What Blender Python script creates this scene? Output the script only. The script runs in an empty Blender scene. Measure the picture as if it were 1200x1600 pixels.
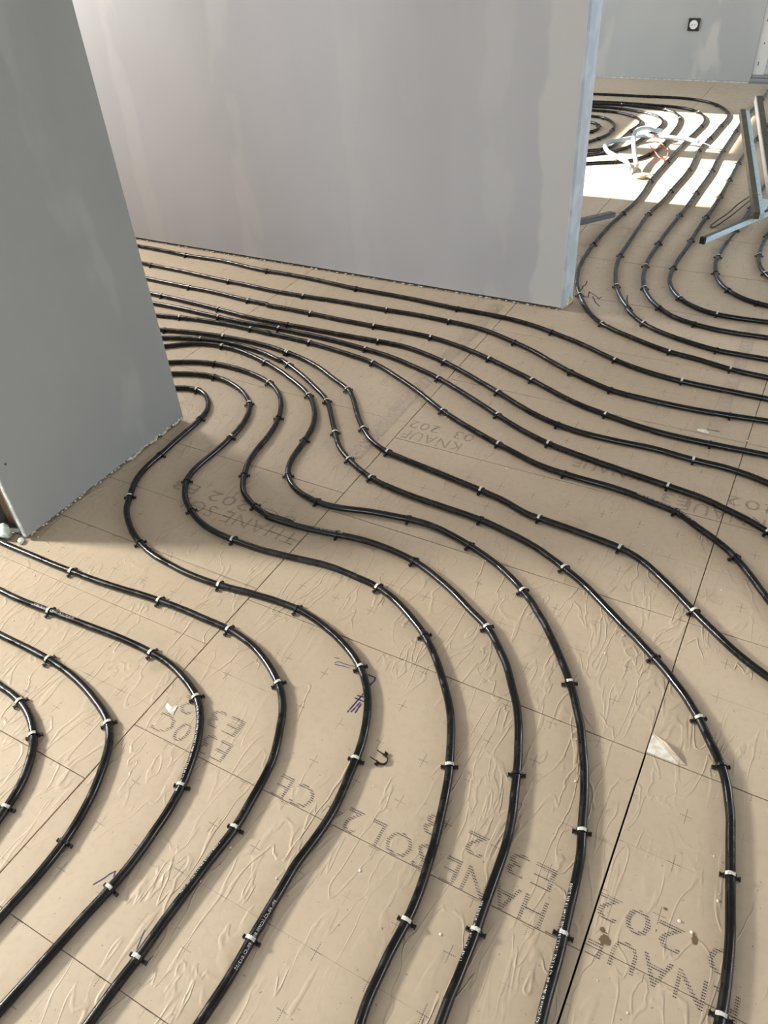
import bpy, bmesh, math, random
from mathutils import Vector, Matrix

S = bpy.context.scene
C = S.collection
random.seed(7)

# ------------------------------------------------------------------ camera
cam_d = bpy.data.cameras.new('camera')
cam = bpy.data.objects.new('camera', cam_d)
C.objects.link(cam)
S.camera = cam
cam_d.sensor_fit = 'HORIZONTAL'
cam_d.sensor_width = 36.0
cam_d.lens = 36.0 * 1205.48 / 1200.0
cam_d.clip_start = 0.05
# columns: camera x, y, z axes in the world
cam.matrix_world = Matrix(((0.8754869, -0.26732467, 0.40256702, 0.0),
                           (0.47959871, 0.58275919, -0.65603109, 0.0),
                           (-0.05922633, 0.76741725, 0.63840661, 1.39),
                           (0, 0, 0, 1)))

# ------------------------------------------------------------------ world
W = bpy.data.worlds.new('world')
S.world = W
W.use_nodes = True
bg = W.node_tree.nodes['Background']
bg.inputs[0].default_value = (0.62, 0.78, 1.0, 1)
bg.inputs[1].default_value = 3.0


def area(name, loc, rot, sx, sy, power, col):
    d = bpy.data.lights.new(name, 'AREA')
    d.shape = 'RECTANGLE'
    d.size, d.size_y = sx, sy
    d.energy = power
    d.color = col
    o = bpy.data.objects.new(name, d)
    C.objects.link(o)
    o.location = loc
    o.rotation_euler = rot
    return o


R90 = math.pi / 2
# sun through the far glazing of the left facade
sd = bpy.data.lights.new('sun', 'SUN')
sd.energy = 40.0
sd.angle = math.radians(0.6)
sd.color = (1.0, 0.93, 0.82)
sun = bpy.data.objects.new('sun', sd)
C.objects.link(sun)
az, el = math.radians(2.0), math.radians(29.0)
sdir = Vector((math.cos(el) * math.cos(az), math.cos(el) * math.sin(az), -math.sin(el)))
sun.rotation_euler = sdir.to_track_quat('-Z', 'Y').to_euler()
sun.location = (-6, 5, 4)
# daylight at the windows of the facade on the left (x = -4.2); rear and right lamps are added fill
area('window_light', (-4.14, 0.02, 1.95), (0, -R90, 0), 0.50, 0.40, 235, (1.0, 0.965, 0.90))
area('corridor_window_light', (-4.14, 2.30, 1.9), (0, -R90, 0), 0.9, 0.5, 78, (1.0, 0.96, 0.92))
area('rear_fill_light', (-0.2, -2.36, 0.62), (R90, 0, 0), 2.6, 0.9, 64, (0.80, 0.90, 1.0))  # added fill, set low to brighten the middle wall more than the floor
area('far_window_light', (-4.1, 5.3, 1.5), (0, -R90, 0), 1.6, 1.8, 90, (0.9, 0.95, 1.0))
area('right_fill_light', (3.3, 2.05, 1.5), (0, R90, 0), 1.5, 1.5, 40, (0.95, 0.95, 0.95))  # added fill for the right side of the floor and middle wall
area('far_right_fill_light', (3.3, 5.2, 1.4), (0, R90, 0), 1.8, 2.4, 100, (0.88, 0.94, 1.0))  # added fill that brightens the far room from the right

vs = S.view_settings
vs.view_transform = 'Standard'
vs.look = 'None'
vs.gamma = 1.0
vs.use_curve_mapping = False
vs.exposure = 0.0

# ------------------------------------------------------------------ node helpers


class NT:
    def __init__(self, name, rough=0.6, color=(0.5, 0.5, 0.5), metal=0.0, spec=0.5):
        self.m = bpy.data.materials.new(name)
        self.m.use_nodes = True
        self.t = self.m.node_tree
        self.b = self.t.nodes['Principled BSDF']
        self.b.inputs['Base Color'].default_value = (*color, 1)
        self.b.inputs['Roughness'].default_value = rough
        self.b.inputs['Metallic'].default_value = metal
        self.b.inputs['Specular IOR Level'].default_value = spec

    def n(self, kind, **kw):
        nd = self.t.nodes.new(kind)
        for k, v in kw.items():
            if k.startswith('i_'):
                key = k[2:].replace('_', ' ')
                nd.inputs[key].default_value = v
            else:
                setattr(nd, k, v)
        return nd

    def put(self, sock, v):
        if hasattr(v, 'is_output') or isinstance(v, bpy.types.NodeSocket):
            self.t.links.new(v, sock)
        else:
            sock.default_value = v

    def math(self, op, a, b=None, c=None, clamp=False):
        nd = self.t.nodes.new('ShaderNodeMath')
        nd.operation = op
        nd.use_clamp = clamp
        self.put(nd.inputs[0], a)
        if b is not None:
            self.put(nd.inputs[1], b)
        if c is not None:
            self.put(nd.inputs[2], c)
        return nd.outputs[0]

    def mix(self, f, a, b, mode='MIX'):
        nd = self.t.nodes.new('ShaderNodeMix')
        nd.data_type = 'RGBA'
        nd.blend_type = mode
        self.put(nd.inputs['Factor'], f)
        self.put(nd.inputs['A'], a if not isinstance(a, tuple) else (*a, 1))
        self.put(nd.inputs['B'], b if not isinstance(b, tuple) else (*b, 1))
        return nd.outputs['Result']

    def ramp(self, v, lo, hi, a=0.0, b=1.0):
        nd = self.t.nodes.new('ShaderNodeMapRange')
        nd.interpolation_type = 'SMOOTHSTEP'
        self.put(nd.inputs['Value'], v)
        nd.inputs['From Min'].default_value = lo
        nd.inputs['From Max'].default_value = hi
        nd.inputs['To Min'].default_value = a
        nd.inputs['To Max'].default_value = b
        return nd.outputs['Result']

    def noise(self, vec, scale, detail=2.0, rough=0.5, dist=0.0):
        nd = self.t.nodes.new('ShaderNodeTexNoise')
        self.t.links.new(vec, nd.inputs['Vector'])
        nd.inputs['Scale'].default_value = scale
        nd.inputs['Detail'].default_value = detail
        nd.inputs['Roughness'].default_value = rough
        nd.inputs['Distortion'].default_value = dist
        return nd.outputs['Fac']

    def mapping(self, vec, scale=(1, 1, 1), rot=(0, 0, 0), loc=(0, 0, 0)):
        nd = self.t.nodes.new('ShaderNodeMapping')
        self.t.links.new(vec, nd.inputs['Vector'])
        nd.inputs['Scale'].default_value = scale
        nd.inputs['Rotation'].default_value = rot
        nd.inputs['Location'].default_value = loc
        return nd.outputs['Vector']

    def pos(self):
        return self.t.nodes.new('ShaderNodeNewGeometry').outputs['Position']

    def obj(self):
        return self.t.nodes.new('ShaderNodeTexCoord').outputs['Object']

    def sep(self, v):
        nd = self.t.nodes.new('ShaderNodeSeparateXYZ')
        self.t.links.new(v, nd.inputs[0])
        return nd.outputs

    def base(self, s):
        self.t.links.new(s, self.b.inputs['Base Color'])

    def rough(self, s):
        self.t.links.new(s, self.b.inputs['Roughness'])

    def bump(self, h, dist, strength=1.0):
        nd = self.t.nodes.new('ShaderNodeBump')
        self.t.links.new(h, nd.inputs['Height'])
        nd.inputs['Distance'].default_value = dist
        nd.inputs['Strength'].default_value = strength
        self.t.links.new(nd.outputs['Normal'], self.b.inputs['Normal'])
        return nd


def wrinkle_height(N, P):
    """creases of the glued facing film: thin raised ridges, busy in some places, calm in others"""
    wob = N.noise(P, 3.1, 2.0)
    calm = N.ramp(N.noise(N.mapping(P, loc=(3.1, 1.7, 0)), 1.9, 2.0), 0.38, 0.56)
    a = N.noise(N.mapping(P, scale=(1.0, 0.33, 1), rot=(0, 0, 0.75)), 17.0, 2.6, 0.5, 0.7)
    r1 = N.math('SUBTRACT', 1.0, N.ramp(N.math('ABSOLUTE', N.math('SUBTRACT', a, 0.5)), 0.0, 0.035))
    b = N.noise(N.mapping(P, scale=(1.0, 0.35, 1), rot=(0, 0, -0.35), loc=(5, 2, 0)), 7.5, 3.5, 0.55, 0.4)
    r2 = N.math('SUBTRACT', 1.0, N.ramp(N.math('ABSOLUTE', N.math('SUBTRACT', b, 0.52)), 0.0, 0.013))
    sel = N.ramp(N.noise(N.mapping(P, loc=(9, 4, 0)), 4.0, 1.0), 0.50, 0.58)
    soft = N.noise(P, 38.0, 3.0, 0.55, 0.5)
    h = N.math('MULTIPLY', r1, calm)
    h = N.math('MULTIPLY_ADD', N.math('MULTIPLY', soft, calm), 0.75, h)
    h = N.math('MULTIPLY_ADD', N.math('MULTIPLY', r2, sel), 1.25, h)
    h = N.math('MULTIPLY_ADD', wob, 0.9, h)
    return h


def kraft(name, crosses=True):
    N = NT(name, 0.5, spec=0.35)
    P = N.pos()
    col = N.mix(N.ramp(N.noise(P, 1.3, 3.0), 0.35, 0.65), KRAFT_A, KRAFT_B)
    col = N.mix(N.math('MULTIPLY', N.ramp(N.noise(P, 60.0, 2.0), 0.45, 0.7), 0.12), col, (0.30, 0.23, 0.15))
    # little brown flecks
    fl = N.ramp(N.noise(P, 130.0, 1.0), 0.74, 0.78)
    col = N.mix(N.math('MULTIPLY', fl, 0.6), col, (0.16, 0.11, 0.07))
    # soiled patches
    st = N.ramp(N.noise(N.mapping(P, loc=(2.3, 8.1, 0)), 5.5, 4.0, 0.6), 0.63, 0.74)
    col = N.mix(N.math('MULTIPLY', st, 0.22), col, (0.25, 0.18, 0.11))
    h = wrinkle_height(N, P)
    if crosses:
        o = N.sep(N.obj())
        u = N.math('SUBTRACT', N.math('PINGPONG', N.math('ADD', o[0], 0.0), 0.05), 0.0)
        # distance to nearest 10 cm grid point, signed not needed
        v = N.math('PINGPONG', N.math('ADD', o[1], 0.0), 0.05)
        ny = N.noise(P, 9.0, 1.0)
        wu = N.math('LESS_THAN', u, 0.0008)
        lu = N.math('LESS_THAN', v, 0.0165)
        wv = N.math('LESS_THAN', v, 0.0008)
        lv = N.math('LESS_THAN', u, 0.011)
        dy = N.math('GREATER_THAN', N.math('PINGPONG', o[1], 0.0017), 0.0007)
        dx = N.math('GREATER_THAN', N.math('PINGPONG', o[0], 0.0017), 0.0007)
        arm1 = N.math('MULTIPLY', N.math('MULTIPLY', wu, lu), dy)
        arm2 = N.math('MULTIPLY', N.math('MULTIPLY', wv, lv), dx)
        cr = N.math('MAXIMUM', arm1, arm2)
        cr = N.math('MULTIPLY', cr, N.ramp(ny, 0.36, 0.52, 0.25, 0.85))
        # the board edge itself carries none
        inner = N.math('GREATER_THAN', o[1], 0.03)
        cr = N.math('MULTIPLY', cr, inner)
        col = N.mix(cr, col, (0.06, 0.055, 0.06))
        # embossed line across the middle of the board
        em = N.math('LESS_THAN', N.math('ABSOLUTE', N.math('SUBTRACT', o[1], 0.2)), 0.0006)
        em = N.math('MULTIPLY', em, N.ramp(N.noise(P, 2.3, 1.0), 0.46, 0.54))
        col = N.mix(N.math('MULTIPLY', em, 0.35), col, (0.14, 0.10, 0.07))
    N.base(col)
    N.rough(N.ramp(N.noise(P, 25.0, 2.0), 0.3, 0.7, 0.42, 0.62))
    N.bump(h, 0.0011, 0.8)
    return N.m


KRAFT_A = (0.495, 0.40, 0.288)
KRAFT_B = (0.55, 0.447, 0.328)
M = {}
M['board'] = kraft('kraft_facing')
M['film'] = kraft('kraft_film_flap', False)

N = NT('pipe_plastic', 0.16, (0.006, 0.007, 0.007), spec=0.55)
P = N.pos()
dust = N.ramp(N.noise(N.mapping(P, scale=(1, 1, 1)), 55.0, 4.0, 0.65), 0.55, 0.72)
N.base(N.mix(N.math('MULTIPLY', dust, 0.35), (0.0015, 0.002, 0.0022), (0.014, 0.018, 0.019)))
N.rough(N.ramp(N.noise(P, 22.0, 3.0, 0.6), 0.40, 0.62, 0.12, 0.36))
N.bump(N.noise(P, 120.0, 2.0), 0.00006, 0.5)
M['pipe'] = N.m

M['clip'] = NT('clip_plastic', 0.30, (0.008, 0.008, 0.009)).m
N = NT('clip_tape', 0.5, (0.62, 0.63, 0.55))
N.base(N.mix(N.ramp(N.noise(N.pos(), 300.0, 2.0), 0.4, 0.65), (0.70, 0.71, 0.63), (0.45, 0.46, 0.40)))
M['tape'] = N.m


def plasterboard(name, axis, lines, base, base2, comp, corner=None):
    """paper faced board, filler over the screw lines and at the corners"""
    N = NT(name, 0.75, spec=0.25)
    P = N.pos()
    s = N.sep(P)
    big = N.noise(N.mapping(P, scale=(1, 1, 0.5)), 1.6, 3.0, 0.5)
    col = N.mix(N.ramp(big, 0.35, 0.65), base, base2)
    wob = N.math('MULTIPLY', N.math('SUBTRACT', N.noise(N.mapping(P, scale=(1, 1, 0.8)), 4.0, 3.0), 0.5), 0.16)
    x = N.math('ADD', s[axis], wob)
    patch = N.ramp(N.noise(N.mapping(P, scale=(1, 1, 0.45)), 7.0, 2.0), 0.42, 0.55)
    tot = None
    for xl, wdt, amt in lines:
        d = N.math('ABSOLUTE', N.math('SUBTRACT', x, xl))
        m = N.math('MULTIPLY', N.math('SUBTRACT', 1.0, N.ramp(d, wdt * 0.55, wdt)), amt)
        m = N.math('MULTIPLY', m, patch)
        tot = m if tot is None else N.math('MAXIMUM', tot, m)
    if corner:
        xc, side = corner      # compound band from the corner
        c = N.ramp(N.math('MULTIPLY', N.math('SUBTRACT', x, xc), side), -0.012, 0.012)
        tot = c if tot is None else N.math('MAXIMUM', tot, c)
    sm = N.math('MULTIPLY', N.ramp(N.noise(N.mapping(P, scale=(1, 1, 0.3), loc=(4, 4, 4)), 3.0, 4.0, 0.6), 0.52, 0.72), 0.25)
    if tot is None:
        tot = sm
    else:
        tot = N.math('MAXIMUM', tot, sm)
    col = N.mix(tot, col, comp)
    N.base(col)
    h = N.math('MULTIPLY_ADD', tot, 0.6, N.math('MULTIPLY', N.noise(P, 90.0, 2.0), 0.12))
    N.bump(h, 0.0015, 0.5)
    return N.m


M['wall_mid'] = plasterboard('plasterboard_middle_wall', 0,
                             [(-2.94, .07, .5), (-2.34, .07, .5), (-1.74, .06, .35), (-1.14, .06, .4), (-3.54, .08, .4)],
                             (0.465, 0.458, 0.465), (0.505, 0.50, 0.505), (0.56, 0.552, 0.53), (-0.955, 1))
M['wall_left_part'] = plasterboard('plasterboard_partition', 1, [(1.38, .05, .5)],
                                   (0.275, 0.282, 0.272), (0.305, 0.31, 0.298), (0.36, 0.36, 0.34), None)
M['wall_far'] = plasterboard('plasterboard_far_wall', 0, [(-1.14, .12, .9), (-1.95, .10, .5)],
                             (0.37, 0.38, 0.375), (0.41, 0.42, 0.41), (0.50, 0.495, 0.46), None)
M['wall_plain'] = plasterboard('plasterboard_plain', 0, [(0, .08, .6), (1.2, .08, .6)],
                               (0.42, 0.42, 0.42), (0.46, 0.46, 0.455), (0.6, 0.59, 0.56), None)
N = NT('ceiling_board', 0.8, (0.62, 0.62, 0.61))
N.base(N.mix(N.ramp(N.noise(N.pos(), 2.0, 3.0), .4, .6), (0.32, 0.32, 0.32), (0.37, 0.37, 0.36)))
M['ceiling'] = N.m
N = NT('corner_bead', 0.55, (0.42, 0.47, 0.52))
N.base(N.mix(N.ramp(N.noise(N.pos(), 14.0, 3.0), .4, .6), (0.40, 0.46, 0.52), (0.50, 0.55, 0.60)))
M['bead'] = N.m
N = NT('plaster_edge', 0.9, (0.6, 0.6, 0.57))
N.base(N.mix(N.ramp(N.noise(N.pos(), 60.0, 3.0), .4, .6), (0.40, 0.42, 0.40), (0.62, 0.63, 0.58)))
M['edge'] = N.m
N = NT('pu_foam', 0.85, (0.62, 0.58, 0.38))
N.base(N.mix(N.ramp(N.noise(N.pos(), 70.0, 3.0), .4, .62), (0.34, 0.30, 0.17), (0.66, 0.62, 0.42)))
N.bump(N.noise(N.pos(), 120.0, 3.0), 0.003, 0.8)
M['foam'] = N.m
N = NT('pale_foam', 0.85, (0.5, 0.48, 0.38))
N.base(N.mix(N.ramp(N.noise(N.pos(), 90.0, 3.0), .4, .62), (0.36, 0.34, 0.27), (0.62, 0.60, 0.50)))
M['edge_foam'] = N.m
N = NT('pale_putty', 0.6, (0.70, 0.76, 0.66))
N.base(N.mix(N.ramp(N.noise(N.pos(), 60.0, 3.0), .4, .6), (0.58, 0.66, 0.56), (0.78, 0.82, 0.74)))
N.bump(N.noise(N.pos(), 60.0, 3.0), 0.003, 0.6)
M['putty'] = N.m
N = NT('white_crumb', 0.8, (0.82, 0.80, 0.70))
N.base(N.mix(N.ramp(N.noise(N.pos(), 90.0, 2.0), .4, .6), (0.70, 0.66, 0.52), (0.86, 0.84, 0.76)))
M['crumb'] = N.m
N = NT('brown_timber', 0.8, (0.14, 0.08, 0.045))
N.base(N.mix(N.noise(N.mapping(N.pos(), scale=(1, 1, .1)), 40.0, 3.0), (0.10, 0.055, 0.03), (0.19, 0.115, 0.065)))
M['timber'] = N.m
N = NT('subfloor', 0.9, (0.045, 0.03, 0.018))
N.base(N.mix(N.noise(N.pos(), 20.0, 3.0), (0.03, 0.02, 0.012), (0.06, 0.04, 0.025)))
M['sub'] = N.m


def galv(name, a, b, rough=0.42, metal=0.75):
    N = NT(name, rough, a, metal)
    vor = N.n('ShaderNodeTexVoronoi')
    N.t.links.new(N.pos(), vor.inputs['Vector'])
    vor.inputs['Scale'].default_value = 90.0
    f = N.math('MULTIPLY', N.sep(vor.outputs['Color'])[0], 0.7)
    N.base(N.mix(f, a, b))
    N.rough(N.ramp(N.noise(N.pos(), 30.0, 2.0), .3, .7, rough - .08, rough + .12))
    return N.m


M['galv'] = galv('galvanised_steel_sky_tint', (0.62, 0.78, 0.84), (0.50, 0.66, 0.72), 0.35, 0.25)  # pale blue sky reflection is painted into the steel colour
M['galv_dark'] = galv('weathered_steel', (0.17, 0.18, 0.18), (0.12, 0.13, 0.13), 0.5, 0.5)
M['olive'] = galv('raw_steel_web', (0.125, 0.115, 0.085), (0.09, 0.083, 0.062), 0.6, 0.3)
M['rubber'] = NT('black_rubber', 0.6, (0.01, 0.01, 0.011)).m
N = NT('conduit_plastic', 0.45, (0.42, 0.52, 0.58))
N.base(N.mix(N.noise(N.pos(), 12.0, 2.0), (0.36, 0.46, 0.52), (0.46, 0.56, 0.62)))
M['conduit'] = N.m
M['red'] = NT('red_insulation', 0.4, (0.75, 0.12, 0.07)).m
M['copper'] = NT('grey_insulation', 0.5, (0.30, 0.29, 0.27)).m
N = NT('frame_lacquer', 0.4, (0.62, 0.62, 0.60))
N.base(N.mix(N.noise(N.pos(), 9.0, 3.0), (0.56, 0.56, 0.54), (0.66, 0.66, 0.64)))
M['frame'] = N.m
M['frame_grey'] = galv('frame_grey_rail', (0.33, 0.34, 0.33), (0.25, 0.26, 0.25), 0.5, 0.3)
N = NT('pane_glass', 0.03, (0.35, 0.42, 0.42))
N.b.inputs['Transmission Weight'].default_value = 0.6
M['glass'] = N.m
M['slot'] = NT('slot_dark', 0.7, (0.05, 0.06, 0.05)).m
M['socket_black'] = NT('socket_black', 0.35, (0.012, 0.012, 0.012)).m
M['socket_white'] = NT('socket_white', 0.4, (0.75, 0.75, 0.72)).m


def ink(name, col, stripes=False, amount=0.85, cover=0.5):
    m = bpy.data.materials.new(name)
    m.use_nodes = True
    t = m.node_tree
    b = t.nodes['Principled BSDF']
    b.inputs['Base Color'].default_value = (*col, 1)
    b.inputs['Roughness'].default_value = 0.6
    out = t.nodes['Material Output']
    tr = t.nodes.new('ShaderNodeBsdfTransparent')
    mx = t.nodes.new('ShaderNodeMixShader')
    t.links.new(tr.outputs[0], mx.inputs[1])
    t.links.new(b.outputs[0], mx.inputs[2])
    t.links.new(mx.outputs[0], out.inputs['Surface'])
    pos = t.nodes.new('ShaderNodeNewGeometry').outputs['Position']
    ns = t.nodes.new('ShaderNodeTexNoise')
    t.links.new(pos, ns.inputs['Vector'])
    ns.inputs['Scale'].default_value = 45.0 if stripes else 160.0
    ns.inputs['Detail'].default_value = 3.0
    mr = t.nodes.new('ShaderNodeMapRange')
    t.links.new(ns.outputs['Fac'], mr.inputs['Value'])
    mr.inputs['From Min'].default_value = 0.30
    mr.inputs['From Max'].default_value = 0.48
    mr.inputs['To Min'].default_value = amount * 0.35
    mr.inputs['To Max'].default_value = amount
    f = mr.outputs['Result']
    if stripes:
        sp = t.nodes.new('ShaderNodeSeparateXYZ')
        t.links.new(pos, sp.inputs[0])

        def mth(op, a, bb):
            nd = t.nodes.new('ShaderNodeMath')
            nd.operation = op
            for i, v in enumerate((a, bb)):
                if isinstance(v, float):
                    nd.inputs[i].default_value = v
                else:
                    t.links.new(v, nd.inputs[i])
            return nd.outputs[0]
        py = mth('PINGPONG', sp.outputs[1], 0.0022)
        px = mth('PINGPONG', sp.outputs[0], 0.0018)
        sy = mth('LESS_THAN', py, 0.0009)
        sx = mth('GREATER_THAN', px, 0.0004)
        f = mth('MULTIPLY', mth('MULTIPLY', sy, sx), f)
    t.links.new(f, mx.inputs[0])
    return m


M['print'] = ink('jet_printed_ink', (0.055, 0.05, 0.055), True, 0.95)
M['pipe_print'] = ink('pipe_marking', (0.75, 0.76, 0.76), False, 0.95)
M['marker'] = ink('blue_marker_ink', (0.03, 0.03, 0.13), False, 1.0)
M['pen'] = ink('black_pen_ink', (0.03, 0.025, 0.03), False, 0.95)
N = NT('stain_brown', 0.5, (0.17, 0.115, 0.06))
M['stain'] = N.m
N = NT('joint_tape', 0.35, KRAFT_A, spec=0.5)
P = N.pos()
N.base(N.mix(N.ramp(N.noise(P, 8.0, 2.0), .35, .65), (0.47, 0.37, 0.28), (0.52, 0.415, 0.315)))
zz = N.noise(N.mapping(P, scale=(1.0, 2.4, 1), rot=(0, 0, 0.6)), 45.0, 1.5, 0.5, 0.4)
N.bump(N.ramp(zz, 0.42, 0.56), 0.0022, 0.9)
M['joint_tape'] = N.m

# ------------------------------------------------------------------ mesh helpers


def link(name, me, mat=None, parent=None):
    o = bpy.data.objects.new(name, me)
    C.objects.link(o)
    if mat is not None and me is not None and not me.materials:
        me.materials.append(mat)
    if parent is not None:
        o.parent = parent
    return o


def mesh(name, v, f, smooth=False):
    me = bpy.data.meshes.new(name)
    me.from_pydata([tuple(p) for p in v], [], f)
    me.update()
    if smooth:
        me.polygons.foreach_set('use_smooth', [True] * len(me.polygons))
    return me


def box_vf(x0, x1, y0, y1, z0, z1, base=0):
    v = [(x0, y0, z0), (x1, y0, z0), (x1, y1, z0), (x0, y1, z0), (x0, y0, z1), (x1, y0, z1), (x1, y1, z1), (x0, y1, z1)]
    f = [(0, 3, 2, 1), (4, 5, 6, 7), (0, 1, 5, 4), (1, 2, 6, 5), (2, 3, 7, 6), (3, 0, 4, 7)]
    return v, [tuple(i + base for i in q) for q in f]


def boxes(name, lst, mat, parent=None, bevel=0.0):
    v, f = [], []
    for b in lst:
        a, q = box_vf(*b, base=len(v))
        v += a
        f += q
    me = mesh(name, v, f)
    if bevel > 0:
        bm = bmesh.new()
        bm.from_mesh(me)
        bmesh.ops.bevel(bm, geom=list(bm.edges), offset=bevel, segments=1, affect='EDGES', profile=0.5)
        bm.to_mesh(me)
        bm.free()
    return link(name, me, mat, parent)


def tag(o, label, cat, group=None):
    o['label'] = label
    o['category'] = cat
    if group:
        o['group'] = group
    return o


def struct(o):
    o['kind'] = 'structure'
    return o


def cr(P0, P1, P2, P3, t):
    return 0.5 * ((2 * P1) + (P2 - P0) * t + (2 * P0 - 5 * P1 + 4 * P2 - P3) * t * t + (3 * P1 - P0 - 3 * P2 + P3) * t ** 3)


def curve_pts(nodes, step):
    out = []
    n = len(nodes)
    for i in range(n - 1):
        p0 = nodes[i - 1] if i else 2 * nodes[0] - nodes[1]
        p1, p2 = nodes[i], nodes[i + 1]
        p3 = nodes[i + 2] if i + 2 < n else 2 * nodes[-1] - nodes[-2]
        k = max(1, int(round((p2 - p1).length / step)))
        for j in range(k):
            out.append(cr(p0, p1, p2, p3, j / k))
    out.append(nodes[-1])
    return out


def tube_mesh(name, pts, rad, sides=12, ribs=None):
    v, f = [], []
    n = len(pts)
    up = Vector((0, 0, 1))
    for i, p in enumerate(pts):
        t = (pts[min(i + 1, n - 1)] - pts[max(i - 1, 0)]).normalized()
        s = t.cross(up)
        if s.length < 1e-4:
            s = Vector((1, 0, 0))
        s.normalize()
        w = s.cross(t)
        r = rad if ribs is None else rad * (1.0 if i % 2 else ribs)
        for k in range(sides):
            a = 2 * math.pi * k / sides
            v.append(p + s * (math.cos(a) * r) + w * (math.sin(a) * r))
    for i in range(n - 1):
        for k in range(sides):
            a, b = i * sides + k, i * sides + (k + 1) % sides
            f.append((a, a + sides, b + sides, b))
    f.append(tuple(range(sides)))
    f.append(tuple(reversed([(n - 1) * sides + k for k in range(sides)])))
    me = mesh(name, v, f, True)
    return me


def lumpy(name, n, size, mat, seed, squash=1.0, parent=None):
    r = random.Random(seed)
    bm = bmesh.new()
    bmesh.ops.create_icosphere(bm, subdivisions=n, radius=1.0)
    for q in bm.verts:
        k = 1 + 0.28 * math.sin(3.1 * q.co.x + seed) * math.cos(2.7 * q.co.y + 2 * seed) + r.uniform(-.10, .10)
        q.co = Vector((q.co.x * size[0] * k, q.co.y * size[1] * k, q.co.z * size[2] * k * squash))
    me = bpy.data.meshes.new(name)
    bm.to_mesh(me)
    bm.free()
    return me


# ------------------------------------------------------------------ the room
floor = struct(boxes('floor', [(-4.6, 3.6, -2.6, 7.6, -0.12, -0.0305)], M['sub']))

COLS = [-4.005, -3.01, -2.016, -1.025, -0.0345, 0.955, 1.945]
REG = [-1.04, -0.635, -0.235, 0.166, 0.57, 0.983, 1.372, 1.768, 2.17, 2.575, 2.98, 3.385, 3.785, 4.185, 4.59, 4.99, 5.39, 5.79, 6.19, 6.59, 6.985]
LEFT = [-1.17, -0.77, -0.37, 0.03, 0.425, 0.82, 1.024, 1.222, 1.455, 1.86, 2.26, 2.66, 3.06, 3.385, 3.785, 4.185, 4.59, 4.99, 5.39, 5.79, 6.19, 6.59, 6.985]
RIGHT = [-1.04, -0.62, -0.215, 0.185, 0.585, 0.985, 1.372, 1.768, 2.17, 2.575, 2.98, 3.385, 3.785, 4.185, 4.59, 4.99, 5.39, 5.79, 6.19, 6.59, 6.985]
ROWS = [LEFT, REG, LEFT, REG, RIGHT, REG]
WIDE = {2.98: .003, 3.385: .0035, 3.785: .0035, 4.185: .003, 4.59: .003, 4.99: .003, 5.39: .003, 5.79: .003, 6.19: .003, 6.59: .003, 1.768: .0018, 2.17: .0016, 2.575: .0016, 0.983: 0.0022, 0.985: 0.0022, 1.372: 0.0020, 0.425: 0.0016, 1.024: 0.0018, 0.57: 0.0014, 1.455: 0.0018, 1.222: 0.0012}
CGAP = {-1.025: 0.0026, -0.0345: 0.0022, -2.016: 0.0016}
cache = {}
for ci in range(len(COLS) - 1):
    xa, xb = COLS[ci], COLS[ci + 1]
    rows = ROWS[ci]
    for ri in range(len(rows) - 1):
        ya, yb = rows[ri], rows[ri + 1]
        gx0, gx1 = CGAP.get(xa, 0.001) / 2, CGAP.get(xb, 0.001) / 2
        gy0, gy1 = WIDE.get(ya, 0.0010) / 2, WIDE.get(yb, 0.0010) / 2
        if abs(xa + 0.0345) < 1e-6 and yb < 1.0:      # the open joint in front of the camera
            gx0 = 0.0022
        key = tuple(round(q, 4) for q in (xb - xa, yb - ya, gx0, gx1, gy0, gy1))
        if key not in cache:
            w, d = xb - xa, yb - ya
            x0, x1, y0, y1 = gx0, w - gx1, gy0, d - gy1
            e = 0.0007
            v = [(x0, y0, -.03), (x1, y0, -.03), (x1, y1, -.03), (x0, y1, -.03),
                 (x0, y0, -e), (x1, y0, -e), (x1, y1, -e), (x0, y1, -e),
                 (x0 + e, y0 + e, 0), (x1 - e, y0 + e, 0), (x1 - e, y1 - e, 0), (x0 + e, y1 - e, 0)]
            f = [(3, 2, 1, 0), (8, 9, 10, 11)]
            for a, b in ((0, 1), (1, 2), (2, 3), (3, 0)):
                f.append((a, b, b + 4, a + 4))
                f.append((a + 4, b + 4, b + 8, a + 8))
            me = mesh('insulation_board', v, f)
            me.materials.append(M['board'])
            cache[key] = me
        o = bpy.data.objects.new('insulation_board', cache[key])
        C.objects.link(o)
        o.parent = floor
        o.location = (xa, ya, 0)

WT = 2.7
# left partition: two boards on a steel track, seen on its cut end
part = bpy.data.objects.new('wall_partition', None)
C.objects.link(part)
part.location = (-1.79, 1.237, 0)
struct(part)


def pbox(name, b, mat, parent, off, bevel=0.0):
    bb = (b[0] - off[0], b[1] - off[0], b[2] - off[1], b[3] - off[1], b[4] - off[2], b[5] - off[2])
    return boxes(name, [bb], mat, parent, bevel)


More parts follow.
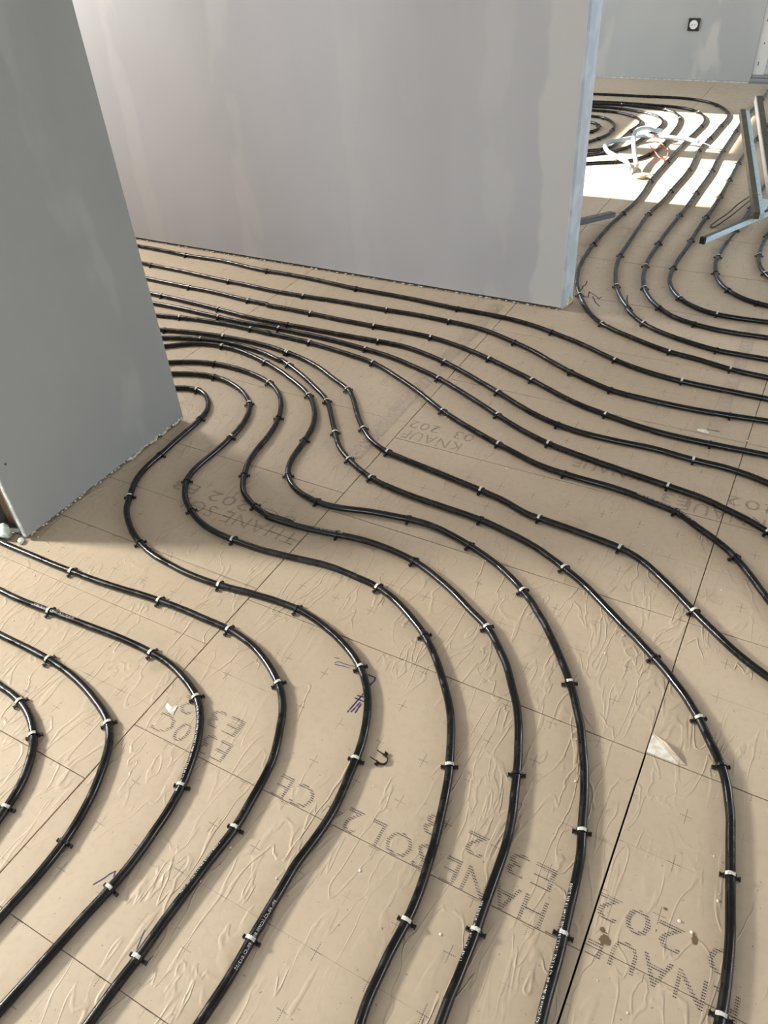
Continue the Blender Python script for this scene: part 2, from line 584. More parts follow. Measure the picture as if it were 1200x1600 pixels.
PO = (-1.79, 1.237, 0)
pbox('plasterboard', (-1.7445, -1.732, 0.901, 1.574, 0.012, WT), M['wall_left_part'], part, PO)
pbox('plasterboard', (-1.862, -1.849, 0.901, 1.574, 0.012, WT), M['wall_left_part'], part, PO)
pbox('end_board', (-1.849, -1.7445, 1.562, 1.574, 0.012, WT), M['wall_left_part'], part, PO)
pbox('board_edge', (-1.7445, -1.7325, 0.8975, 0.901, 0.012, WT), M['edge'], part, PO)
st = []
for b in ((-1.752, -1.7455, 0.903, 0.94, 0.006, WT), (-1.848, -1.842, 0.903, 0.94, 0.006, WT),
          (-1.762, -1.752, 0.903, 0.906, 0.006, WT)):
    st.append((b[0] - PO[0], b[1] - PO[0], b[2] - PO[1], b[3] - PO[1], b[4], b[5]))
boxes('steel_stud', st, M['galv_dark'], part)
pbox('timber_batten', (-1.838, -1.776, 0.925, 0.965, 0.006, WT), M['timber'], part, PO, 0.001)
pbox('stud_flange', (-1.774, -1.757, 0.909, 0.912, 0.006, WT), M['edge'], part, PO)
pbox('track', (-1.845, -1.752, 0.905, 1.56, 0.0, 0.004), M['galv_dark'], part, PO)
struct(boxes('wall_light_divider', [(-4.2, -1.863, 1.46, 1.56, 0.0, WT)], M['wall_plain']))  # unseen wall added to keep the two left window lights apart
# raw foam and filler crumbs squeezed out under the board
fv = []
r = random.Random(3)
bm = bmesh.new()
y = 0.915
while y < 1.572:
    s = r.uniform(0.0025, 0.006) * (1.25 if y > 1.3 else 0.6)
    m4 = Matrix.Translation((-1.731 + r.uniform(-.002, .004) - PO[0], y - PO[1], 0.006 + r.uniform(0, .008))) @ Matrix.Diagonal((s * .8, s * 1.6, s, 1))
    bmesh.ops.create_icosphere(bm, subdivisions=1, radius=1.0, matrix=m4)
    y += r.uniform(0.008, 0.018)
me = bpy.data.meshes.new('foam_seam')
bm.to_mesh(me)
bm.free()
fs = link('foam_seam', me, M['edge_foam'], part)
fs['kind'] = 'stuff'

# middle wall
WM = (-1.79, 1.237, 0)
mid = boxes('wall_middle', [(-4.2, -0.8385, 2.824, 2.836, 0.012, WT), (-4.2, -0.846, 2.836, 2.925, 0.012, WT), (-4.2, -0.8385, 2.925, 2.937, 0.012, WT)], M['wall_mid'])
struct(mid)
boxes('corner_bead', [(-0.8385, -0.826, 2.8225, 2.939, 0.014, WT)], M['bead'], mid, 0.0015)
# foam under the end of the middle wall
me = lumpy('foam_fill', 2, (0.030, 0.055, 0.022), M['foam'], 5)
ff = link('foam_fill', me, M['foam'], mid)
ff.location = (-0.842, 2.882, 0.014)
bm = bmesh.new()
x = -3.2
while x < -0.85:
    s = r.uniform(0.0015, 0.004)
    m4 = Matrix.Translation((x, 2.823, 0.004)) @ Matrix.Diagonal((s * 2.5, s * .8, s, 1))
    bmesh.ops.create_icosphere(bm, subdivisions=1, radius=1.0, matrix=m4)
    x += r.uniform(0.01, 0.05)
me = bpy.data.meshes.new('filler_seam')
bm.to_mesh(me)
bm.free()
q = link('filler_seam', me, M['edge'], mid)
q['kind'] = 'stuff'

# far wall with the glazed door at its right
HO = 0.12
far = struct(boxes('wall_far', [(-4.2, -0.79, 6.99, 7.11, 0.010, WT), (-0.79, 3.4, 6.99, 7.11, 2.15, WT), (1.4, 3.4, 6.99, 7.11, 0.010, 2.15)], M['wall_far']))
boxes('filler_strip', [(-4.2, -0.80, 6.987, 6.993, 0.0, 0.008)], M['edge'], far)
door = bpy.data.objects.new('door_1', None)
C.objects.link(door)
door.location = (0.3, 7.05, 0)
struct(door)
DO = (0.3, 7.05, 0)
pbox('door_frame', (-0.79, -0.705, 7.00, 7.09, 0.055, 2.15), M['frame'], door, DO, 0.002)
pbox('door_frame', (1.31, 1.40, 7.00, 7.09, 0.055, 2.15), M['frame'], door, DO, 0.002)
pbox('door_frame', (-0.705, 1.31, 7.00, 7.09, 2.07, 2.15), M['frame'], door, DO, 0.002)
pbox('door_frame', (-0.705, 1.31, 7.015, 7.075, 0.055, 0.10), M['frame'], door, DO, 0.002)
pbox('threshold', (-0.79, 1.40, 6.985, 7.10, 0.018, 0.034), M['frame_grey'], door, DO, 0.002)
pbox('threshold', (-0.79, 1.40, 6.995, 7.10, 0.036, 0.054), M['frame_grey'], door, DO, 0.002)
pbox('pane', (-0.705, 1.31, 7.04, 7.05, 0.10, 2.07), M['glass'], door, DO)
for k in range(14):
    z = 0.115 + k * 0.14
    pbox('fixing_slot', (-0.762, -0.756, 6.9985, 7.0, z, z + 0.026) if k % 2 == 0 else (-0.752, -0.744, 6.9985, 7.0, z, z + 0.009), M['slot'], door, DO)

# left facade: solid low, openings in the far room where the sun comes in
WX0, WX1 = -4.32, -4.2
h = math.tan(el)


def yb(y, x=-0.9):   # where a ray landing at (x, y) crossed the facade
    return y - (x + 4.2) * math.tan(az)


N1, N2, F1, F2 = yb(4.19), yb(4.985), yb(5.14), yb(6.03)
HEADN = (4.32 - 0.535) * h / math.cos(az)
HEAD = (4.32 - 0.62) * h / math.cos(az)
SILLF = (4.2 - 1.30) * h / math.cos(az)
SILLN = (4.2 - 2.9) * h
wl = struct(boxes('wall_left', [
    (WX0, WX1, -2.5, N1, 0, WT), (WX0, WX1, N1, N2, 0, SILLN), (WX0, WX1, N1, N2, HEADN, WT),
    (WX0, WX1, N2, F1, 0, WT), (WX0, WX1, F1, F2, 0, SILLF), (WX0, WX1, F1, F2, HEAD, WT),
    (WX0, WX1, F2, 7.1, 0, WT)], M['wall_plain']))
struct(boxes('wall_right', [(3.4, 3.52, -2.6, 7.1, 0, WT)], M['wall_plain']))
struct(boxes('wall_back', [(-4.2, 3.4, -2.6, -2.48, 0, WT)], M['wall_plain']))
struct(boxes('ceiling', [(-4.32, 3.52, -2.6, 7.11, WT, WT + .12)], M['ceiling']))


def window(n, x, y0, y1, z0, z1):
    w = bpy.data.objects.new('window_%d' % n, None)
    C.objects.link(w)
    w.location = (x, (y0 + y1) / 2, (z0 + z1) / 2)
    struct(w)
    a, b = (y1 - y0) / 2, (z1 - z0) / 2
    t = 0.045
    boxes('window_frame', [(-.03, .03, -a, -a + t, -b, b), (-.03, .03, a - t, a, -b, b), (-.03, .03, -a, a, b - t, b), (-.03, .03, -a, a, -b, -b + t)], M['frame'], w)
    return w


window(1, -4.17, -0.25, 0.29, 1.62, 2.28)
window(2, -4.17, 1.97, 2.63, 1.38, 2.42)

# ------------------------------------------------------------------ socket on the far wall
so = bpy.data.objects.new('wall_socket', None)
C.objects.link(so)
so.location = (-1.262, 6.985, 0.372)
tag(so, 'black square wall socket with a round white insert on the far grey wall', 'socket')
boxes('cover_frame', [(-.041, .041, -.006, .004, -.041, .041)], M['socket_black'], so, 0.002)
bm = bmesh.new()
bmesh.ops.create_cone(bm, cap_ends=True, segments=28, radius1=0.030, radius2=0.027, depth=0.008, matrix=Matrix.Rotation(R90, 4, 'X'))
me = bpy.data.meshes.new('insert')
bm.to_mesh(me)
bm.free()
ins = link('insert', me, M['socket_white'], so)
ins.location = (0, -0.009, 0)
for dx in (-.0095, .0095):
    bm = bmesh.new()
    bmesh.ops.create_cone(bm, cap_ends=True, segments=10, radius1=0.0035, radius2=0.0035, depth=0.002, matrix=Matrix.Rotation(R90, 4, 'X'))
    me = bpy.data.meshes.new('pin_hole')
    bm.to_mesh(me)
    bm.free()
    ph = link('pin_hole', me, M['slot'], ins)
    ph.location = (dx, -0.0045, 0)
# dark hole left by a screw in the partition
bm = bmesh.new()
bmesh.ops.create_cone(bm, cap_ends=True, segments=12, radius1=0.0032, radius2=0.0032, depth=0.001, matrix=Matrix.Rotation(R90, 4, 'Y'))
me = bpy.data.meshes.new('screw_hole')
bm.to_mesh(me)
bm.free()
sh = link('screw_hole', me, M['slot'], part)
sh.location = (-1.7315 - PO[0], 0.932 - PO[1], 0.244)

# ------------------------------------------------------------------ heating pipes and their clips
PR = 0.0088
PIPES = {
 'a':([-1723,542,-1687,538,-1651,534,-1615,531,-1579,527,-1543,523,-1508,519,-1472,515,-1436,512,-1400,508,-1364,504,-1329,501,-1293,494,-1259,483,-1227,467,-1197,446,-1172,421,-1151,392,-1133,361,-1120,327,-1111,292,-1103,257,-1096,222,-1088,186,-1081,151,-1074,116,-1066,81,-1059,45,-1052,10,-1044,-25,-1037,-60],[(-1.2946,0.4946,-14.1,1),(-1.1971,0.4464,-39.6,1),(-1.1129,0.3025,-76.4,1)]),
 'b':([-1854,615,-1818,615,-1783,615,-1747,615,-1711,615,-1676,614,-1640,614,-1604,614,-1569,614,-1533,614,-1498,613,-1462,613,-1426,613,-1391,613,-1355,612,-1319,610,-1284,607,-1249,602,-1214,595,-1179,586,-1145,575,-1112,563,-1080,548,-1052,526,-1029,499,-1010,468,-994,436,-980,404,-969,370,-960,335,-954,300,-951,265,-950,229,-951,194,-952,158,-953,122,-955,87,-956,51,-957,16,-958,-20,-959,-56,-960,-91,-962,-127,-963,-163,-964,-198],[(-1.3307,0.6106,-3.3,1),(-1.071,0.5421,-34.7,1),(-0.9546,0.3043,-81.6,0)]),
 'c':([-1981,723,-1946,723,-1911,723,-1875,722,-1840,722,-1805,722,-1770,721,-1735,721,-1700,721,-1665,720,-1630,720,-1595,719,-1560,719,-1525,720,-1490,722,-1455,724,-1420,726,-1385,728,-1350,730,-1315,732,-1280,734,-1245,736,-1210,737,-1174,737,-1139,736,-1104,734,-1070,730,-1035,722,-1002,711,-970,698,-939,681,-912,658,-890,631,-871,602,-855,570,-842,538,-830,505,-822,471,-816,436,-813,401,-810,366,-809,331,-810,296,-813,261,-817,226,-820,191,-823,156,-826,121,-829,86,-832,51,-834,16,-837,-18,-840,-53,-842,-88,-845,-123,-847,-158,-850,-193,-853,-228,-855,-263,-858,-298],[(-1.4505,0.724,3.4,1),(-1.1207,0.7352,-3.5,1),(-0.941,0.682,-34.2,1),(-0.8287,0.4983,-74.6,1),(-0.811,0.2801,-95.5,1)]),
 'd':([-2141,857,-2105,857,-2070,857,-2035,856,-2000,856,-1964,856,-1929,855,-1894,855,-1859,854,-1823,854,-1788,854,-1753,853,-1718,853,-1682,853,-1647,853,-1612,853,-1576,853,-1541,854,-1506,855,-1471,856,-1435,857,-1400,859,-1365,862,-1330,865,-1295,869,-1260,872,-1225,874,-1189,876,-1154,877,-1119,877,-1084,876,-1048,876,-1013,875,-978,872,-943,865,-910,856,-877,842,-846,826,-816,807,-788,786,-764,760,-744,731,-728,699,-713,667,-700,634,-692,600,-687,565,-683,530,-679,495,-678,460,-680,425,-682,390,-683,354,-684,319,-685,284,-685,249,-685,213,-687,178,-688,143,-688,108,-688,72,-687,37,-686,2,-686,-33,-685,-69,-685,-104,-684,-139,-683,-174,-683,-210,-682,-245],[(-1.5093,0.8547,1.4,1),(-1.2196,0.8748,3,1),(-0.9993,0.8743,-4.7,1),(-0.7978,0.7943,-39.4,1),(-0.6776,0.4761,-88.5,1),(-0.6853,0.2159,-91.7,1)]),
 'e':([-2219,1575,-2187,1589,-2155,1603,-2122,1617,-2090,1630,-2058,1644,-2026,1658,-1993,1671,-1961,1685,-1929,1699,-1897,1713,-1864,1727,-1831,1736,-1796,1736,-1763,1725,-1734,1705,-1709,1680,-1689,1651,-1677,1619,-1670,1584,-1666,1549,-1664,1514,-1662,1479,-1660,1444,-1657,1409,-1654,1374,-1653,1339,-1650,1304,-1644,1270,-1633,1237,-1617,1205,-1599,1175,-1580,1145,-1560,1117,-1535,1093,-1507,1071,-1478,1051,-1447,1034,-1415,1020,-1382,1008,-1348,999,-1314,993,-1279,989,-1244,985,-1209,983,-1174,983,-1139,984,-1104,987,-1069,991,-1034,996,-1000,999,-965,1002,-930,1003,-894,1003,-860,999,-825,992,-791,982,-758,971,-726,957,-695,941,-666,922,-639,899,-616,873,-596,844,-580,813,-566,780,-555,747,-547,713,-541,678,-535,644,-530,609,-528,574,-529,539,-532,504,-535,469,-534,434,-533,399,-532,364,-531,329,-529,294,-528,259,-529,224,-530,189,-532,154,-534,119,-536,84,-538,49,-540,14,-542,-22,-543,-57,-545,-92,-547,-127,-549,-162],[(-1.8049,1.7373,-4.7,1),(-1.6713,1.5909,-81,0),(-1.6541,1.3719,-87,0),(-1.5934,1.1661,-58.5,1),(-1.4207,1.022,-22.6,0),(-1.1155,0.9856,5.3,1),(-0.8863,1.002,-4.5,0),(-0.6558,0.9142,-39.2,1),(-0.5455,0.7066,-79.5,1),(-0.5308,0.3283,-87.3,1)]),
 'f':([-2290,1658,-2258,1672,-2225,1686,-2193,1699,-2160,1713,-2128,1726,-2096,1740,-2063,1754,-2031,1767,-1998,1781,-1966,1795,-1933,1808,-1900,1820,-1866,1829,-1832,1835,-1796,1836,-1761,1832,-1727,1825,-1694,1814,-1661,1800,-1631,1783,-1602,1762,-1576,1739,-1555,1711,-1538,1680,-1525,1647,-1515,1613,-1509,1579,-1506,1544,-1503,1509,-1502,1474,-1502,1438,-1503,1403,-1502,1368,-1498,1333,-1486,1300,-1468,1270,-1446,1243,-1420,1219,-1391,1199,-1361,1181,-1329,1166,-1296,1155,-1261,1148,-1226,1144,-1191,1142,-1156,1141,-1121,1141,-1086,1143,-1051,1147,-1016,1151,-981,1156,-946,1161,-911,1165,-876,1166,-841,1164,-806,1161,-771,1158,-736,1151,-703,1141,-671,1127,-640,1110,-610,1092,-580,1072,-553,1050,-527,1026,-503,1000,-481,974,-459,946,-438,918,-419,888,-403,856,-389,824,-376,792,-363,759,-353,725,-344,691,-336,657,-328,623,-322,588,-316,553,-312,519,-310,483,-311,448,-312,413,-311,378,-310,343,-305,308,-296,274,-286,240,-276,207,-266,173,-257,139,-247,105,-237,71,-227,38,-218,4,-208,-30],[(-1.8048,1.8358,-0.2,0),(-1.574,1.7361,-47.8,1),(-1.5057,1.5436,-85.5,1),(-1.4854,1.298,-63.7,0),(-1.3809,1.1927,-30.8,0),(-1.1909,1.142,-2.8,1),(-0.7433,1.1532,-12.4,1),(-0.567,1.0624,-38.5,0),(-0.3704,0.7782,-67.7,1),(-0.31,0.4756,-90.3,1)]),
 'g':([-2349,1697,-2318,1713,-2286,1729,-2255,1745,-2224,1761,-2193,1777,-2161,1793,-2130,1808,-2099,1824,-2068,1840,-2037,1856,-2005,1872,-1973,1886,-1941,1899,-1907,1908,-1872,1915,-1838,1919,-1803,1920,-1768,1919,-1733,1916,-1698,1911,-1664,1904,-1630,1895,-1597,1883,-1566,1867,-1537,1848,-1510,1825,-1486,1799,-1465,1771,-1447,1741,-1431,1710,-1418,1677,-1407,1644,-1399,1610,-1393,1576,-1389,1541,-1383,1506,-1375,1472,-1363,1439,-1348,1408,-1331,1377,-1311,1348,-1288,1323,-1258,1304,-1227,1288,-1194,1276,-1160,1269,-1125,1266,-1090,1267,-1083,1270,-1118,1270,-1153,1269,-1171,1264,-1136,1262,-1101,1263,-1066,1265,-1031,1268,-997,1273,-962,1278,-928,1284,-893,1289,-858,1292,-823,1292,-788,1290,-753,1286,-719,1280,-685,1271,-652,1259,-620,1245,-588,1230,-557,1214,-527,1196,-497,1178,-466,1161,-437,1142,-412,1118,-388,1092,-365,1066,-345,1037,-326,1007,-307,978,-291,947,-277,915,-265,882,-253,849,-243,815,-234,782,-224,748,-216,714,-210,679,-207,644,-205,609,-203,575,-201,540,-198,505,-197,470,-196,435,-196,400,-194,365,-192,330,-189,295,-186,260,-183,225,-180,190,-177,155,-174,120,-171,85,-168,50,-165,16],[(-1.8675,1.9155,7.7,0),(-1.593,1.8813,-24.4,1),(-1.4282,1.7025,-66.8,0),(-1.3426,1.3964,-61.5,0),(-1.2218,1.2863,-23.2,0),(-0.9427,1.2813,9.6,0),(-0.7044,1.277,-14.8,0),(-0.4458,1.1483,-35.5,1),(-0.2445,0.8211,-73.2,0),(-0.1989,0.5153,-86.7,1)]),
 'h':([-2417,1733,-2389,1754,-2362,1776,-2334,1798,-2306,1820,-2279,1842,-2251,1864,-2223,1886,-2196,1908,-2168,1930,-2140,1952,-2112,1973,-2083,1993,-2053,2011,-2020,2024,-1986,2033,-1951,2038,-1916,2039,-1880,2038,-1845,2035,-1810,2029,-1776,2022,-1742,2013,-1708,2003,-1674,1993,-1641,1981,-1608,1968,-1575,1954,-1544,1938,-1512,1923,-1481,1907,-1450,1890,-1421,1870,-1393,1848,-1369,1823,-1346,1795,-1326,1766,-1309,1736,-1294,1703,-1284,1670,-1276,1635,-1269,1601,-1263,1566,-1256,1531,-1245,1498,-1229,1466,-1207,1439,-1180,1416,-1149,1399,-1116,1388,-1081,1381,-1046,1378,-1011,1381,-976,1387,-942,1396,-908,1404,-873,1410,-838,1415,-803,1420,-768,1423,-733,1423,-698,1419,-663,1411,-629,1402,-595,1391,-562,1379,-530,1366,-498,1351,-467,1333,-437,1314,-409,1292,-382,1270,-357,1245,-332,1220,-309,1193,-287,1166,-265,1138,-244,1110,-224,1081,-205,1051,-188,1020,-171,989,-157,957,-144,924,-131,891,-120,857,-110,823,-102,789,-93,755,-84,721,-79,686,-75,651,-72,616,-68,581,-64,545,-62,510,-60,475,-57,440,-53,405,-49,370,-46,334,-42,299,-39,264,-35,229,-32,194,-28,159,-25,124,-21,89],[(-1.9273,2.039,1.9,1),(-1.6923,1.9983,-17.3,1),(-1.4117,1.8633,-38.6,1),(-1.2743,1.6275,-79,0),(-1.2173,1.4497,-50.8,0),(-1.0694,1.3793,-5.1,0),(-0.7943,1.4208,6,0),(-0.5984,1.3922,-18.5,0),(-0.4134,1.2955,-38.3,1),(-0.2227,1.0782,-56.9,1),(-0.0953,0.7646,-74.9,1),(-0.0677,0.5769,-83.4,1)]),
 'i':([-2518,1861,-2486,1875,-2454,1889,-2422,1904,-2390,1918,-2358,1932,-2326,1947,-2294,1961,-2262,1975,-2230,1990,-2198,2004,-2165,2018,-2132,2030,-2099,2040,-2065,2048,-2031,2056,-1996,2062,-1961,2067,-1926,2070,-1891,2070,-1856,2070,-1821,2068,-1786,2064,-1752,2059,-1718,2051,-1684,2041,-1650,2032,-1648,2039,-1641,2036,-1609,2021,-1578,2006,-1546,1990,-1515,1974,-1484,1957,-1454,1939,-1424,1920,-1395,1902,-1365,1883,-1338,1861,-1313,1836,-1291,1809,-1269,1782,-1247,1754,-1225,1727,-1203,1699,-1181,1672,-1158,1646,-1131,1623,-1103,1603,-1073,1585,-1042,1568,-1010,1553,-978,1540,-944,1531,-909,1525,-875,1520,-840,1516,-805,1513,-770,1511,-735,1509,-700,1507,-665,1505,-630,1502,-595,1498,-561,1491,-526,1483,-492,1475,-459,1465,-426,1453,-394,1438,-363,1423,-332,1406,-301,1389,-271,1370,-243,1349,-215,1328,-187,1307,-159,1286,-130,1266,-103,1245,-75,1223,-48,1201,-22,1177,3,1153,26,1126,48,1098,67,1069,87,1040,105,1010,119,978,129,945,138,911,144,876,150,842,156,807,162,773,168,738,174,703,178,669,181,634,183,599,183,564,182,528,180,493,178,458,177,423,175,388,173,353,171,318,169,283,168,248,166,213],[(-2.0456,2.0526,11.7,1),(-1.598,2.0157,-25.7,1),(-1.598,2.0157,-25.7,1),(-1.3328,1.8566,-43,1),(-1.2057,1.7023,-51.1,1),(-1.0895,1.5943,-31.4,1),(-0.9818,1.5417,-18.7,1),(-0.6144,1.5005,-7.6,0),(-0.349,1.4154,-28,1),(-0.0787,1.2259,-38.5,0),(0.0419,1.1065,-53.8,1),(0.1027,1.0148,-61.6,0),(0.1565,0.8022,-79.8,1),(0.1834,0.5736,-89.5,1)]),
 'j':([-2588,1968,-2554,1977,-2520,1986,-2486,1995,-2452,2004,-2418,2013,-2384,2022,-2350,2031,-2316,2040,-2282,2049,-2248,2058,-2213,2067,-2179,2075,-2145,2082,-2110,2089,-2075,2094,-2040,2099,-2005,2103,-1970,2106,-1935,2109,-1900,2111,-1865,2112,-1830,2112,-1794,2111,-1759,2109,-1724,2105,-1689,2099,-1655,2094,-1620,2087,-1586,2079,-1552,2069,-1519,2057,-1486,2044,-1454,2029,-1423,2012,-1392,1996,-1360,1980,-1329,1965,-1299,1946,-1273,1922,-1250,1896,-1228,1868,-1206,1840,-1184,1813,-1161,1787,-1136,1762,-1110,1738,-1083,1716,-1052,1698,-1020,1684,-986,1674,-951,1668,-917,1662,-882,1657,-847,1651,-812,1646,-777,1640,-743,1634,-708,1628,-673,1622,-639,1615,-604,1608,-570,1598,-538,1586,-504,1576,-469,1573,-434,1570,-398,1567,-363,1563,-328,1559,-293,1555,-259,1550,-224,1541,-192,1528,-161,1510,-133,1489,-105,1467,-78,1445,-52,1422,-25,1399,2,1377,30,1355,58,1333,87,1313,117,1295,148,1279,180,1263,211,1247,243,1231,274,1216,306,1200,337,1184,369,1169,400,1153,432,1137,463,1121],[(-2.2395,2.0602,14.7,0),(-1.9735,2.1057,5.2,1),(-1.6648,2.0955,-9.5,1),(-1.6549,2.0938,-9.9,1),(-1.3066,1.9512,-35.1,1),(-1.1333,1.7593,-44.2,1),(-0.9991,1.6778,-15.4,1),(-0.6637,1.6199,-10.5,1),(-0.4723,1.5729,-4.6,1),(-0.2439,1.5464,-13.5,1),(-0.0302,1.4036,-40.3,1)]),
 'k':([-2710,2087,-2675,2094,-2641,2101,-2606,2108,-2572,2114,-2537,2121,-2502,2128,-2468,2135,-2433,2142,-2399,2149,-2364,2156,-2329,2163,-2295,2169,-2260,2175,-2225,2181,-2190,2186,-2155,2190,-2120,2193,-2085,2196,-2050,2199,-2015,2201,-1979,2202,-1944,2202,-1909,2202,-1873,2201,-1838,2199,-1808,2198,-1843,2202,-1823,2203,-1788,2201,-1753,2200,-1718,2199,-1682,2198,-1647,2197,-1612,2194,-1577,2191,-1542,2187,-1507,2183,-1472,2178,-1437,2173,-1402,2168,-1367,2162,-1333,2154,-1299,2144,-1266,2131,-1234,2117,-1202,2101,-1171,2086,-1139,2070,-1108,2054,-1077,2037,-1046,2019,-1016,2000,-987,1982,-956,1964,-925,1947,-893,1932,-861,1917,-829,1903,-796,1889,-764,1876,-731,1863,-698,1851,-664,1839,-631,1827,-598,1815,-564,1805,-530,1798,-495,1794,-460,1791,-424,1789,-389,1788,-354,1787,-319,1784,-284,1780,-249,1773,-215,1766,-180,1760,-146,1750,-116,1732,-87,1712,-57,1694,-27,1674,1,1653,26,1628,50,1602,72,1574,93,1546,115,1518,136,1490,157,1462,179,1434,200,1406,222,1378,243,1351,265,1323,286,1295,308,1267,329,1239],[(-2.2577,2.1757,9.5,1),(-1.9086,2.2023,-1,1),(-1.6236,2.1952,-4.1,1),(-1.317,2.1494,-16.8,1),(-0.9443,1.9568,-28.6,1),(-0.7053,1.8538,-19.8,1),(-0.4746,1.792,-4.5,0),(-0.1496,1.7516,-21.9,0),(0.0213,1.6333,-45.1,0)]),
 'l':([-2812,2235,-2777,2236,-2742,2236,-2707,2237,-2672,2238,-2637,2239,-2602,2239,-2567,2240,-2532,2241,-2497,2242,-2462,2242,-2426,2243,-2391,2244,-2356,2245,-2321,2245,-2286,2245,-2251,2244,-2216,2243,-2181,2242,-2146,2241,-2111,2240,-2076,2239,-2041,2238,-2006,2238,-1970,2239,-1935,2241,-1900,2244,-1865,2247,-1830,2249,-1795,2248,-1760,2248,-1725,2248,-1690,2248,-1655,2249,-1620,2249,-1585,2248,-1550,2246,-1515,2244,-1480,2241,-1445,2238,-1410,2234,-1375,2230,-1340,2225,-1306,2220,-1271,2213,-1237,2205,-1203,2195,-1170,2185,-1136,2174,-1103,2163,-1070,2151,-1038,2138,-1005,2124,-974,2109,-942,2094,-911,2078,-879,2062,-848,2046,-817,2030,-786,2013,-755,1997,-724,1981,-692,1966,-660,1952,-627,1939,-594,1927,-561,1917,-527,1909,-492,1902,-458,1896,-423,1890,-388,1884,-354,1879,-319,1873,-284,1868,-250,1863,-215,1858,-180,1853,-145,1848,-111,1842,-77,1833,-44,1821,-11,1809,22,1796,53,1781,84,1764,113,1745,143,1726,172,1706,201,1687,231,1667,260,1648,289,1629,318,1609,348,1590,377,1571,406,1551],[(-2.102,2.2395,-1.5,1),(-1.804,2.2486,-1,1),(-1.3957,2.2325,-6.7,1),(-1.0483,2.142,-22,1),(-0.7702,2.005,-27.7,1),(-0.568,1.9189,-15.8,1),(-0.1934,1.8549,-7.4,1),(0.0802,1.766,-30.8,1)]),
 'm':([-2892,2305,-2857,2306,-2822,2307,-2787,2309,-2751,2310,-2716,2311,-2681,2312,-2645,2313,-2610,2314,-2575,2315,-2539,2316,-2504,2316,-2469,2316,-2433,2315,-2398,2314,-2363,2312,-2328,2310,-2292,2309,-2257,2307,-2222,2305,-2187,2303,-2151,2300,-2116,2297,-2081,2294,-2046,2291,-2010,2288,-1975,2287,-1940,2287,-1905,2287,-1869,2288,-1834,2289,-1799,2290,-1763,2292,-1728,2294,-1693,2295,-1657,2295,-1622,2296,-1587,2297,-1552,2298,-1516,2300,-1481,2301,-1446,2303,-1410,2304,-1375,2306,-1340,2307,-1304,2307,-1269,2305,-1234,2300,-1200,2292,-1166,2283,-1132,2273,-1098,2262,-1065,2250,-1032,2237,-1000,2223,-968,2208,-936,2193,-904,2177,-872,2162,-841,2146,-809,2130,-778,2114,-747,2097,-715,2081,-683,2066,-651,2053,-617,2041,-583,2031,-549,2024,-514,2018,-479,2015,-443,2014,-408,2014,-373,2015,-338,2017,-302,2019,-267,2019,-232,2016,-197,2012,-162,2009,-126,2008,-91,2008,-56,2006,-21,2000,13,1992,47,1981,81,1970,114,1959,148,1948,181,1936,215,1925,248,1914,282,1903,315,1892,349,1880,382,1869],[(-2.4815,2.3163,-0.5,1),(-2.1511,2.3001,-4.5,1),(-1.7913,2.2907,3.1,0),(-1.381,2.3055,2.3,1),(-1.0777,2.2546,-20.3,1),(-0.8231,2.1368,-27,1),(-0.5757,2.0293,-13.4,0),(-0.1573,2.0083,-2.7,1)]),
 'n':([-3032,2447,-2997,2446,-2962,2445,-2927,2445,-2892,2444,-2857,2443,-2822,2442,-2787,2441,-2752,2441,-2717,2440,-2682,2439,-2647,2438,-2612,2437,-2577,2436,-2542,2435,-2507,2435,-2472,2434,-2437,2434,-2402,2433,-2367,2434,-2332,2434,-2297,2433,-2262,2432,-2227,2430,-2192,2427,-2157,2424,-2122,2421,-2087,2419,-2052,2418,-2017,2418,-1982,2418,-1983,2412,-1948,2412,-1913,2413,-1878,2414,-1843,2414,-1808,2414,-1773,2414,-1738,2413,-1703,2412,-1668,2411,-1633,2410,-1598,2409,-1563,2409,-1528,2410,-1493,2410,-1458,2411,-1423,2412,-1388,2413,-1353,2414,-1318,2414,-1283,2414,-1248,2413,-1213,2411,-1178,2406,-1144,2400,-1110,2392,-1076,2384,-1042,2374,-1009,2364,-975,2352,-943,2340,-910,2327,-878,2314,-845,2300,-813,2286,-781,2273,-749,2258,-717,2243,-686,2228,-654,2213,-623,2198,-590,2184,-558,2172,-524,2161,-490,2153,-456,2144,-422,2136,-388,2128,-354,2121,-319,2116,-284,2112,-250,2110,-214,2109,-179,2109,-144,2110,-109,2111,-74,2112,-39,2114,-5,2115,30,2117,65,2118,100,2120,135,2121,170,2122,205,2124,240,2125,275,2127,310,2128,345,2129,380,2131],[(-2.4215,2.4334,-0.2,1),(-2.0818,2.4188,-1.8,1),(-1.759,2.4139,-1.1,1),(-1.4587,2.4111,1.5,1),(-1.2087,2.4103,-6.3,1),(-0.9386,2.3385,-21.2,1),(-0.745,2.2564,-24.9,1),(-0.4568,2.1445,-13.8,1),(-0.1299,2.1101,1.8,0)]),
